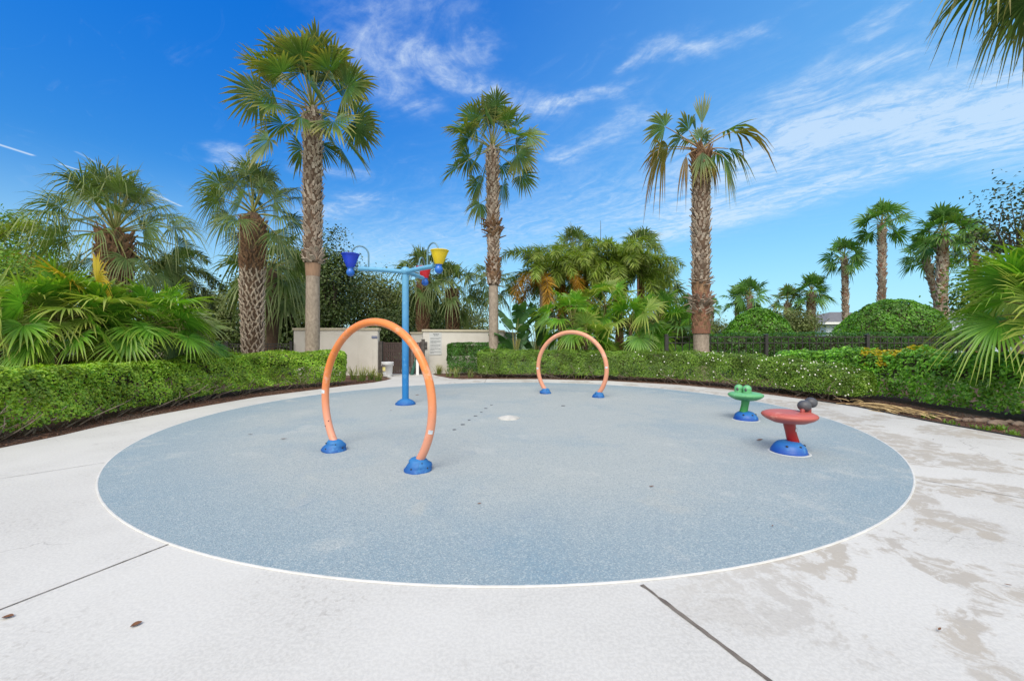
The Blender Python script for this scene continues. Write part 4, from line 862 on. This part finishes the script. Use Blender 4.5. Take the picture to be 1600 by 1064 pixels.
# feather palms
def feather(mb, rng, c, az, el, L, bend, lmax, nn=46, plume=.8, bm=0, pm=1, w=.022):
    az, el = R(az), R(el); k = 12; p = [np.asarray(c, float)]; dirs = []
    for i in range(k):
        e_ = el-R(bend)*(i/(k-1))**1.2; d = np.array([math.cos(az)*math.cos(e_), math.sin(az)*math.cos(e_), math.sin(e_)]); dirs.append(d); p.append(p[-1]+d*L/k)
    p = np.array(p); dirs = np.array(dirs+[dirs[-1]]); tube(mb, p, np.linspace(.026, .006, k+1), 5, pm, False)
    s = np.array([-math.sin(az), math.cos(az), 0]); V_ = []; T_ = []
    for t in np.linspace(.14, .99, nn):
        i = t*k; a = int(i); b = min(a+1, k); q = p[a]+(p[b]-p[a])*(i-a); d = dirs[min(a, k)]; nrm = np.cross(d, s); nrm = nrm if nrm[2] > 0 else -nrm
        for sgn in (-1, 1):
            for _ in range(2 if plume > .5 else 1):
                ro = rng.normal()*plume; side = s*sgn*math.cos(ro)+nrm*math.sin(ro); fw = .55+.4*t
                dv = unit(side+d*fw*rng.uniform(.6, 1.3)); l = lmax*(math.sin(math.pi*(.12+.80*t))**.6)*rng.uniform(.8, 1.1); wv = unit(np.cross(dv, nrm+rng.normal(size=3)*.4))
                for r_, ww in ((0, .6), (.45, 1), (1, .08)):
                    x_ = q+dv*l*r_-np.array([0, 0, .30*l*r_*r_]); V_ += [x_+wv*w*ww, x_-wv*w*ww]; T_ += [r_*t, r_*t]
    n_ = len(V_)//6; i = np.arange(n_)[:, None]*6; f = np.concatenate([i+np.array([[0, 1, 3, 2]]), i+np.array([[2, 3, 5, 4]])]); mb.add(V_, f, bm, T_, True)
def feather_palm(label, px, Y, pyc, n_, L, seed, mats=('foxtail',), tw=10, group=None, bend=112, lmax=.55, plume=.9, el=(0, 80), gold=0, trunk='trunk_grey', w=.022):
    rng = np.random.default_rng(seed); root = thing('feather_palm', label, 'palm tree', (wx(px, Y), Y, 0), group); z = wz(pyc, Y); r_ = tw/F*Y/2
    m_ = MB(); zz_ = np.linspace(-.05, z, 20); tube(m_, [(0, 0, q) for q in zz_], r_*np.linspace(1.2, .9, 20)*(1+.03*np.sin(zz_*30)), 12); m_.build('trunk', M[trunk], root)
    one, go = MB(), MB()
    for k in range(n_):
        f = (k+.5)/n_; feather(go if k < gold else one, rng, (0, 0, z-.1+.15*f), k*137.5+rng.normal()*14, el[0]+(el[1]-el[0])*f+rng.normal()*6, L*rng.uniform(.85, 1.1), bend*rng.uniform(.8, 1.2), lmax, plume=plume, w=w)
    one.build('crown', [M[mats[0]], M['petiole']], root)
    if gold: go.build('old_fronds', [M['foxtail_gold'], M['petiole_brown']], root)
    return root
gf = 'feather palms behind the far hoop'
feather_palm('feather palm with golden orange old fronds, left of the group', 848, 19.5, 432, 18, 2.7, 301, tw=10, group=gf, gold=5)
feather_palm('feather palm with bushy green and gold plumes beside the golden one', 878, 20, 425, 18, 2.5, 302, tw=12, group=gf, gold=3, trunk='trunk_red')
feather_palm('dense green feather palm in the middle of the group', 915, 20.5, 420, 20, 2.6, 303, tw=10, group=gf)
feather_palm('tall feather palm with widest green crown behind the fan palms', 968, 20, 418, 22, 2.7, 304, tw=12, group=gf, trunk='trunk_red')
feather_palm('feather palm forming the right end of the group', 1003, 20.5, 430, 18, 2.4, 305, tw=10, group=gf, trunk='trunk_red')
for k, (lab, px, pyc) in enumerate([('sabal crown rising behind the middle feather palm', 895, 392), ('sabal crown rising behind the right feather palms', 1000, 392), ('sabal crown peeping out right below the feather palms', 1035, 452)]):
    palm(lab, px, 24, pyc, 10, ('sabal', 'petiole'), 22, .8, .95, 330+k, trunk='trunk_red', el=(-20, 84), fuse=.4, droop=.6, group='sabal crowns behind the feather palms')
feather_palm('dark feather palm between the two left sabal palms', 264, 16, 432, 15, 2.3, 310, ('queen',), tw=9, lmax=.38, plume=.9, trunk='trunk_dark', el=(-15, 75))
feather_palm('feather palm with golden fronds at the far left edge', -30, 13, 400, 12, 2.0, 311, ('foxtail',), gold=6, tw=12, lmax=.4, bend=70)
# paddle leaved plant
def paddle_plant(label, px, Y, seed):
    rng = np.random.default_rng(seed); root = thing('paddle_plant', label, 'plant', (wx(px, Y), Y, 0))
    for k in range(15):
        az = R(k*137.5+rng.normal()*20); ln = rng.uniform(1.7, 3.2); out = rng.uniform(.15, .75); Lb = rng.uniform(1.0, 1.4); mb_ = MB()
        d = np.array([math.cos(az), math.sin(az), 0]); t = np.linspace(0, 1, 6)[:, None]; stem = d*out*.55*t**1.6+np.array([0, 0, 1])*(ln-Lb*.8)*t
        tube(mb_, stem, np.linspace(.035, .014, 6), 6, 1, False)
        k2 = 17; u = np.linspace(0, 1, k2); e0 = 1.25-.35*out; e = e0-u*(.3+out*.8); mid = [stem[-1]]
        for i in range(1, k2): mid.append(mid[-1]+(d*math.cos(e[i])+np.array([0, 0, math.sin(e[i])]))*Lb/(k2-1))
        mid = np.array(mid); s = np.array([-d[1], d[0], 0]); hw = .21*np.sin(math.pi*np.clip(u*.96+.04, 0, 1))**.55; tw = rng.normal()*.8; s = s*math.cos(tw)+d*math.sin(tw)
        for sg_ in (-1, 1):
            i = 0
            while i < k2-1:
                j = min(k2-1, i+rng.integers(1, 5)); seg = range(i, j+1); dn = rng.uniform(.0, .45); V_ = []
                for q in seg: V_ += [mid[q], mid[q]+s*sg_*hw[q]*.55-(0, 0, dn*.05), mid[q]+s*sg_*hw[q]*(.97)-(0, 0, dn*.25)]
                if j > i: mb_.add(V_, [(3*a+b, 3*a+b+1, 3*a+b+4, 3*a+b+3) for a in range(j-i) for b in (0, 1)], 0)
                i = j
        mb_.build('leaf', [M['banana'], M['petiole']], root)
paddle_plant('paddle leaved bird of paradise plant right of the slender palm stem', 806, 17.5, 402)
paddle_plant('second paddle leaved plant closer to the fan palm clump', 838, 18.2, 403)

# ------------------------------------------------------------------ hedges
def hedge(label, front, width, hts, mat, leaf, dens, seed, side=1, asp=.5, stems=0, flowers=0, yellow=None, round_=.22, lump=.07, back=.25, name='hedge', cat='hedge', gap=.10):
    """front: ground polyline of the hedge's front foot; the body lies on its 'side' (1 = left of the direction)"""
    rng = np.random.default_rng(seed); p = np.array(front, float); seg = np.diff(p, axis=0); L = np.hypot(*seg.T); cum = np.concatenate([[0], np.cumsum(L)]); tot = cum[-1]
    org = np.array([*p.mean(0), 0]); root = thing(name, label, cat, tuple(org)); hts = np.asarray(hts, float)
    tang = unit(np.gradient(p, cum, axis=0)); nrm = np.stack([-tang[:, 1], tang[:, 0]], -1)*side
    def frame(s):
        return np.stack([np.interp(s, cum, p[:, i]) for i in (0, 1)], -1), unit(np.stack([np.interp(s, cum, nrm[:, i]) for i in (0, 1)], -1)), np.interp(s, cum, hts), unit(np.stack([np.interp(s, cum, tang[:, i]) for i in (0, 1)], -1))
    def surf(s, v, inset=0.0):
        """v 0..1 runs up the front, over the top and down the back"""
        b, n_, h, t = frame(s); endk = np.minimum(1, np.minimum(s, tot-s)/(width*.5)); sh = np.sqrt(np.clip(1-(1-endk)**2, 0, 1))
        w_ = width/2*(.25+.75*sh)-inset; hh = h*(.9+.1*sh)-inset; a = (v-.5)*np.pi*1.0; e = .30
        cx = -np.sign(np.sin(a+1e-9))*-1*np.abs(np.sin(a))**e; cz = np.abs(np.cos(a))**e
        x = cx*w_; z = gap+(hh-gap)*cz
        q = np.c_[b+n_*(width/2+x)[:, None], z]; nn = np.c_[n_*(np.sign(cx)*np.abs(cx)**3)[:, None], cz**3*.9]
        return q, unit(nn+1e-6), t
    def vsample(n_):
        h = hts.mean(); wt = np.array([h, width*.9, h*back]); k = rng.choice(3, n_, p=wt/wt.sum()); u = rng.uniform(0, 1, n_)
        zf = np.arccos(np.clip(u, .0, .999)**(1/.30)*.97)/np.pi; x = np.arcsin(np.clip(np.abs(u*2-1), 0, .999)**(1/.30))/np.pi*np.sign(u*2-1)
        return np.where(k == 0, .5-zf, np.where(k == 1, .5+x*.98, .5+zf))
    area = tot*(hts.mean()*(1+back)+width*.9); n_ = int(area*dens); s = rng.uniform(0, tot, n_); v = vsample(n_); q, nn, _ = surf(s, v)
    # both ends
    ne = int(n_*width/tot*.5); s2 = np.concatenate([rng.uniform(0, .12, ne), tot-rng.uniform(0, .12, ne)]); sc_ = rng.uniform(.0, 1, 2*ne); q2, nn2, t2 = surf(s2, vsample(2*ne))
    b2, nf2, h2, _ = frame(s2); mid = np.c_[b2+nf2*width/2, h2*.5]; q2 = mid+(q2-mid)*np.sqrt(sc_)[:, None]; nn2 = np.c_[t2*np.where(s2 < tot/2, -1, 1)[:, None], np.full(len(t2), .3)]
    q = np.concatenate([q, q2]); nn = np.concatenate([nn, nn2])
    lumpv = wave(q, seed, 2.6)*lump+wave(q, seed+9, 7.0)*lump*.45
    q = q+nn*(lumpv-rng.exponential(.035, len(q)))[:, None]
    thin = wave(q, seed+4, 3.2); hole = (wave(q, seed+21, 4.2) > .62)&(rng.uniform(0, 1, len(q)) < .75); keep = ~hole&(q[:, 2] > gap*.3)&(rng.uniform(0, 1, len(q)) < np.clip((q[:, 2]-gap*.5)/.28+.45+.3*thin, .15, 1)); q, nn = q[keep], nn[keep]
    q = q-org; wp = q+org; mb_ = MB(); up = nn+np.array([0, 0, .45])
    if yellow is not None:
        yx, yy, yr = yellow; isy = (np.hypot(wp[:, 0]-yx, wp[:, 1]-yy) < yr*(1+.3*wave(wp, 3, 6)))&(wp[:, 2] > hts.mean()*.72)&(rng.uniform(0, 1, len(q)) < .8)
        my = MB(); leaves(my, q[isy], up[isy], leaf, rng, asp); my.build('yellow_leaves', M['hedge_y'], root); q, up = q[~isy], up[~isy]
    leaves(mb_, q, up, leaf, rng, asp, .5); mb_.build('foliage', M[mat], root)
    # twiggy interior
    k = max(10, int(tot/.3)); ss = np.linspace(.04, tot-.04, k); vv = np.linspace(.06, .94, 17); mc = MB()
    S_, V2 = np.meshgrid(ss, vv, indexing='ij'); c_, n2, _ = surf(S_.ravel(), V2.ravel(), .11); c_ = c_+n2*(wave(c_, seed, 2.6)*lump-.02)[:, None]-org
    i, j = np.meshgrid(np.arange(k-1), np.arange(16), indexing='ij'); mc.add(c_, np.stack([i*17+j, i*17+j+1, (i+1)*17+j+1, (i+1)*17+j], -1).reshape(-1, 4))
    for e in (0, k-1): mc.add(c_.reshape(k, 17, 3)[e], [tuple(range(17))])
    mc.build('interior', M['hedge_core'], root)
    if stems:
        mt = MB()
        for _ in range(stems):
            s0 = np.array([rng.uniform(.1, tot-.1)]); b, n3, h, t = frame(s0); a = np.array([*(b[0]+n3[0]*rng.uniform(.12, .5)), -.03]); d = n3[0]*-rng.uniform(.0, .45)+t[0]*rng.normal()*.45; hh = rng.uniform(.2, .5)
            tube(mt, np.array([a, a+np.array([*(d*.35+rng.normal(size=2)*.05), hh*.35]), a+np.array([*(d*.8+rng.normal(size=2)*.07), hh*.75]), a+np.array([*(d*1.0+rng.normal(size=2)*.1), hh*1.1])])-org, np.array([.012, .010, .007, .004])*rng.uniform(.6, 1.5), 5)
        mt.build('stems', M['twig'], root)
    if flowers:
        mf = MB(); fw = np.clip((wp[:, 0]-1.0)/6, .25, 1)**2*(1+.9*wave(wp, 6, 2.5)).clip(.05); k = rng.choice(len(q), flowers, replace=False, p=fw/fw.sum()); fp = q[k]+unit(up[k])*.02
        for a in range(5):
            an_ = a*1.2566; leaves(mf, fp+np.c_[np.full(len(fp), math.cos(an_)*.009), np.full(len(fp), math.sin(an_)*.004), np.full(len(fp), math.sin(an_)*.009)], np.tile([0, -1.0, .4], (len(fp), 1)), .022, rng, .8, .35)
        mf.build('flowers', M['flower'], root)['kind'] = 'stuff'
    return root
hedge('long bright green clipped hedge along the left side of the walk', [(-7.15, 3.2)]+[gp(*q) for q in [(0, 690), (94, 671), (235, 641.5), (330, 624), (400, 613), (470, 606), (520, 602), (546, 600)]], 1.0, [1.0, 1.0, 1.0, 1.02, 1.04, 1.06, 1.06, 1.06, 1.03], 'hedge_l', .052, 2300, 501, 1, .52, stems=150, lump=.10, gap=.11)
hedge('short green hedge piece behind the left hedge under the fan palms', [(-11.6, 7.4), (-9.9, 9.0), (-9.1, 9.6)], .9, [1.22, 1.2, 1.15], 'hedge_l', .055, 900, 502, 1)
hedge('long low hedge dotted with white flowers along the far pad edge', [gp(*q) for q in [(745, 589.8), (790, 589.8), (842, 590), (953, 592.8), (1060, 598.4), (1130, 604), (1198, 612), (1270, 621), (1332, 630)]], .95, [1.0, 1.02, 1.02, 1.02, 1.02, .98, .92, .82, .66], 'hedge_f', .042, 3000, 503, 1, .55, stems=110, flowers=240, lump=.08, gap=.13)
hedge('small square dark green hedge in front of the right cream wall', [(wx(698, 16.6), 16.6), (wx(744, 16.7), 16.7), (wx(792, 16.8), 16.8)], .85, [1.3, 1.32, 1.3], 'hedge_d', .055, 2000, 504, 1, .55, lump=.06)
yx, yy = wx(1385, 10.4), 10.4
hedge('big glossy green hedge with a yellow leaved patch at the right', [(7.6, 12.2), (8.4, 10.6), (8.72, 9.5), (8.75, 8.5), (8.8, 7.6), (9.1, 6.6), (9.8, 5.2), (10.6, 3.6)], 1.3, [1.05, 1.12, 1.14, 1.13, 1.12, 1.1, 1.1, 1.1], 'hedge_r', .072, 1500, 505, 1, .5, yellow=(9.35, 9.9, .62), lump=.11, gap=.10)
hedge('dark clipped hedge standing behind the right picket fence', [(wx(1055, 15.9), 15.9), (wx(1200, 15.9), 15.9), (wx(1350, 15.9), 15.9), (wx(1560, 15.9), 15.9)], .9, [1.68, 1.70, 1.70, 1.72], 'hedge_d', .07, 700, 506, 1, .5, lump=.05)

def dome(label, px, Y, pyt, hwpx, pyb, seed, n_=9000, mat='dome', leaf=.10, sq=1.0, pw=1.0):
    rng = np.random.default_rng(seed); zt_, rr_ = wz(pyt, Y), hwpx/F*Y; root = thing('dome_shrub', label, 'shrub', (wx(px, Y), Y, 0)); z0 = wz(pyb, Y)
    d = unit(rng.normal(size=(n_, 3))); d[:, 2] = np.abs(d[:, 2]); amp = 1+.07*wave(d*3, seed, 1.2)
    sc_ = np.array([rr_, rr_*.8, zt_-z0]); prof = (1-d[:, 2:3])**pw
    q = np.c_[d[:, :2]/np.maximum(np.linalg.norm(d[:, :2], axis=1, keepdims=True), 1e-6)*np.sqrt(np.clip(1-d[:, 2:3]**1.35, 0, 1)), d[:, 2:3]]*sc_*amp[:, None]+np.array([0, 0, z0])
    low = rng.uniform(0, 1, (n_//3, 1)); a = rng.uniform(0, 6.283, (n_//3, 1)); q2 = np.c_[np.cos(a)*rr_*(.85+.15*low), np.sin(a)*rr_*.8*(.85+.15*low), low*z0]
    q = np.concatenate([q, q2])-(rng.exponential(.05, n_+n_//3))[:, None]*np.concatenate([d, np.c_[np.cos(a), np.sin(a), 0*a]]); nn = np.concatenate([d, np.c_[np.cos(a), np.sin(a), 0*a+.3]])
    m_ = MB(); leaves(m_, q, nn+np.array([0, 0, .3]), leaf, rng, .5, .6); m_.build('foliage', M[mat], root)
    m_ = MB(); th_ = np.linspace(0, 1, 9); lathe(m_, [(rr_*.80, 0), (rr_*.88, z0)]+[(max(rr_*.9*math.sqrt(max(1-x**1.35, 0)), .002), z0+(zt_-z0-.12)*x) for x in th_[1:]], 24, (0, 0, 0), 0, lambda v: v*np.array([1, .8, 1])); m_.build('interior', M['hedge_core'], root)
    return root
dome('smaller rounded green dome shrub above the clipped hedge', 1183, 18.2, 483, 52, 525, 601, 7000)
dome('large rounded green dome shrub above the clipped hedge', 1394, 18.2, 467, 76, 522, 602, 11000)

# ------------------------------------------------------------------ broadleaf trees and shrubs
def tree(label, px, Y, pyt, pyb, hwpx, mat, n_clu, per, leaf, seed, tw=.22, cl=.55, name='leafy_tree', cat='tree', bark='bark', flat=1.0, density=None, group=None):
    rng = np.random.default_rng(seed); zt_, zb_, rr_ = wz(pyt, Y), wz(pyb, Y), hwpx/F*Y; zm, zh = (zt_+zb_)/2, (zt_-zb_)/2
    root = thing(name, label, cat, (wx(px, Y), Y, 0), group); m_, mt = MB(), MB()
    zf = max(.15, zb_*.8+.1); tube(mt, [(0, 0, -.1), (.04, 0, zf*.5), (0, .03, zf)], [tw*1.25, tw, tw*.85], 10)
    d = unit(rng.normal(size=(n_clu, 3))); ra = rng.uniform(.35, 1, n_clu)**.5*(1+.16*wave(d*2, seed, 1.3)); cen = d*ra[:, None]*np.array([rr_, rr_*flat, zh])*.9+np.array([0, 0, zm])
    for k, c_ in enumerate(cen):
        if k < 26:
            mid = np.array([c_[0]*.35, c_[1]*.35, zf+(c_[2]-zf)*.55])+rng.normal(size=3)*.15
            tube(mt, [(0, .03, zf*.95), mid*.6+np.array([0, 0, zf])*.4, mid, c_], np.array([.42, .3, .2, .05])*tw, 6)
        n_ = int(per*rng.uniform(.5, 1.5)); pts_ = c_+rng.normal(size=(n_, 3))*cl*np.array([1, 1, .7])*rng.uniform(.6, 1.2)
        leaves(m_, pts_, rng.normal(size=(n_, 3))*.6+np.array([0, 0, .7])+unit(pts_-np.array([0, 0, zm])), leaf, rng, .5, .8)
    mt.build('trunk', M[bark], root); m_.build('crown', M[mat], root); return root
tree('dark dense oak behind the left wall and tallest palm', 455, 25, 388, 560, 78, 'oak', 170, 190, .17, 701)
tree('dark oak with a pointed loose top right of the tallest palm', 515, 23, 350, 555, 42, 'oak', 105, 140, .15, 702, cl=.5)
tree('olive green tree behind the left wall and lamp post', 595, 28, 425, 550, 58, 'olive', 130, 140, .16, 703, cl=.6)
tree('low olive tree filling in behind the bucket pole', 640, 30, 450, 550, 60, 'oak', 110, 150, .17, 704, cl=.6)
tree('small olive tree beyond the left picket fence', 340, 27, 452, 560, 58, 'olive', 110, 160, .17, 705)
tree('dark leafy tree beyond the gate opening', 612, 24, 478, 560, 26, 'oak', 50, 130, .14, 706, .18)
tree('small round tree peeping over the right wall beside the slender palm', 737, 32, 488, 550, 30, 'olive', 45, 130, .16, 707)
tree('low dark tree over the right wall below the sabal palms', 690, 31, 480, 550, 34, 'oak', 55, 130, .16, 708)
tree('dark tree mass left of the criss cross sabal palm', 300, 30, 478, 560, 45, 'olive', 70, 140, .18, 709)
tree('thin twiggy tree with sparse dark leaves at the right edge', 1590, 13, 285, 400, 55, 'sparse', 60, 26, .11, 710, .1, .42)
tree('lime green shrub with bright young leaves at the far left', 35, 11, 395, 500, 75, 'lime', 70, 130, .09, 711, .12, .3, 'leafy_shrub', 'shrub')
tree('tall green shrub behind the broad sabal palm at far left', 30, 15, 325, 470, 45, 'lime', 45, 90, .12, 712, .15, .4)
tree('green shrub between the fan palm clump and the ragged palm stem', 1055, 19, 478, 545, 34, 'lime', 40, 120, .10, 713, .1, .35, 'leafy_shrub', 'shrub')
tree('round olive shrub beneath the ragged distant palm', 1243, 27, 488, 525, 32, 'olive', 34, 110, .14, 714, .1, .4, 'leafy_shrub', 'shrub')
tree('far olive bushes right of the ragged palm stem', 1122, 38, 503, 528, 24, 'olive', 24, 90, .18, 715, .1, .5, 'leafy_shrub', 'shrub')
tree('green bush behind the near right fan palm fronds', 1570, 11, 395, 540, 55, 'lime', 46, 110, .10, 716, .1, .3, 'leafy_shrub', 'shrub')
tree('broad tree line filling the gap behind the left sabal palms', 150, 34, 488, 560, 110, 'olive', 70, 120, .2, 717, .2, .8)
tree('tree behind the feather palm group', 900, 30, 440, 535, 70, 'oak', 60, 110, .18, 718, .2, .7)
tree('pale green tree behind the right end of the feather palms', 1035, 30, 482, 530, 40, 'olive', 40, 110, .18, 719, .2, .6)

# strap leaved tufts
def tuft(px, py, n_, L, seed, label, group='strap leaved tufts by the gate', mat='iris'):
    x_, y_ = gp(px, py); rng = np.random.default_rng(seed); m_ = MB()
    for _ in range(n_):
        a = rng.uniform(0, 6.28); d = np.array([math.cos(a), math.sin(a), 0]); s = np.array([-d[1], d[0], 0]); l = L*rng.uniform(.6, 1.15); o = rng.uniform(.15, .75); b = d*rng.uniform(0, .10)+s*rng.normal()*.05; V_, T_ = [], []
        for t in np.linspace(0, 1, 6):
            c_ = b+d*l*o*t**1.5+np.array([0, 0, l*(t-.42*o*t*t)]); w_ = .013*(1-t)**.6+.001; V_ += [c_+s*w_, c_-s*w_]; T_ += [t*t]*2
        m_.add(V_, [(2*i, 2*i+1, 2*i+3, 2*i+2) for i in range(5)], 0, T_)
    return tag(m_.build('strap_plant', M[mat], None, (x_, y_, -.03)), label, 'plant', group)
for k, (px, py, n_, L, lab) in enumerate([(552, 592, 46, .62, 'strap leaved tuft touching the end of the left hedge'), (566, 594, 50, .62, 'strap leaved tuft in the middle of the left gate bed'), (580, 592, 50, .60, 'tall strap leaved tuft nearer the wall corner'), (591, 594, 40, .45, 'strap leaved tuft closest to the pail'),
                                   (686, 583.5, 40, .48, 'strap leaved tuft below the rules board'), (702, 587, 22, .42, 'pale spiky tuft at the corner of the right gate bed'), (712, 588.5, 26, .52, 'upright pale tuft left of the square dark hedge'), (735, 589, 24, .40, 'drooping pale tuft between the square hedge and flowering hedge')]):
    tuft(px, py, n_, L, 800+k, lab)
# dry fronds, stones, weeds and edging on the right bed
rng = np.random.default_rng(31); x_, y_ = gp(1395, 641); m_ = MB(); dd = unit(np.array(gp(1465, 652))-np.array(gp(1345, 632)))
for _ in range(75):
    a = rng.normal(size=2)*np.array([.38, .13]); b = dd*a[0]+np.array([dd[1], -dd[0]])*a[1]; ang = math.atan2(dd[1], dd[0])+rng.normal()*.30; e = np.array([math.cos(ang), math.sin(ang), 0]); s = np.array([-e[1], e[0], 0]); l = rng.uniform(.25, .75); z = rng.uniform(.0, .10)*math.exp(-a[1]**2*15)
    V_ = []
    for t in np.linspace(-.5, .5, 6): V_ += [np.array([*b, z])+e*l*t+s*.016*(1-abs(t)*1.7)+(0, 0, .03*(1-4*t*t)), np.array([*b, z])+e*l*t-s*.016*(1-abs(t)*1.7)+(0, 0, .03*(1-4*t*t)-.008)]
    m_.add(V_, [(2*i, 2*i+1, 2*i+3, 2*i+2) for i in range(5)], 0)
tag(m_.build('dry_fronds', M['straw'], None, (x_, y_, -.02)), 'heap of dry tan palm fronds lying below the big glossy hedge', 'dry fronds')
for k, (px, py, w_, h_) in enumerate([(1512, 656, .10, .05), (1535, 657, .13, .06), (1557, 661, .15, .07), (1578, 659, .10, .05), (1592, 662, .11, .05), (1498, 655, .07, .04)]):
    x_, y_ = gp(px, py); m_ = MB(); sphere(m_, (0, 0, 0), 1.0, (w_, w_*.6, h_), 0, 18, 12); o_ = m_.build('stone', M['stone'], None, (x_, y_, -.01))
    v = np.empty(len(o_.data.vertices)*3); o_.data.vertices.foreach_get('co', v); v = v.reshape(-1, 3); v *= (1+.22*wave(v*12, 40+k, 1.5))[:, None]; o_.data.vertices.foreach_set('co', v.ravel())
    tag(o_, 'brown stone in the short row on the right bed near the picture edge', 'stone', 'stones along the right bed')
for k, (px, py) in enumerate([(1448, 650), (1485, 661), (1532, 668), (1562, 668), (1580, 677)]): tuft(px, py, 26, .10, 850+k, 'small green weed tuft on the bare right bed edge', 'weeds on the right bed', 'lime')
m_ = MB(); e = np.array(right_edge[9:]+[(7.4, 3.5)]); n_ = len(e); off = np.array([.02, .0])
v = [(*(q+o), z) for q in e for o, z in ((off, -.05), (off, .018), (off*1.9, .018), (off*1.9, -.05))]
m_.add(v, [(4*i+j, 4*i+j+1, 4*i+j+5, 4*i+j+4) for i in range(n_-1) for j in range(3)], smooth=False)
tag(m_.build('bed_edging', M['edging']), 'thin black edging strip between the right walk and the mulch', 'edging')
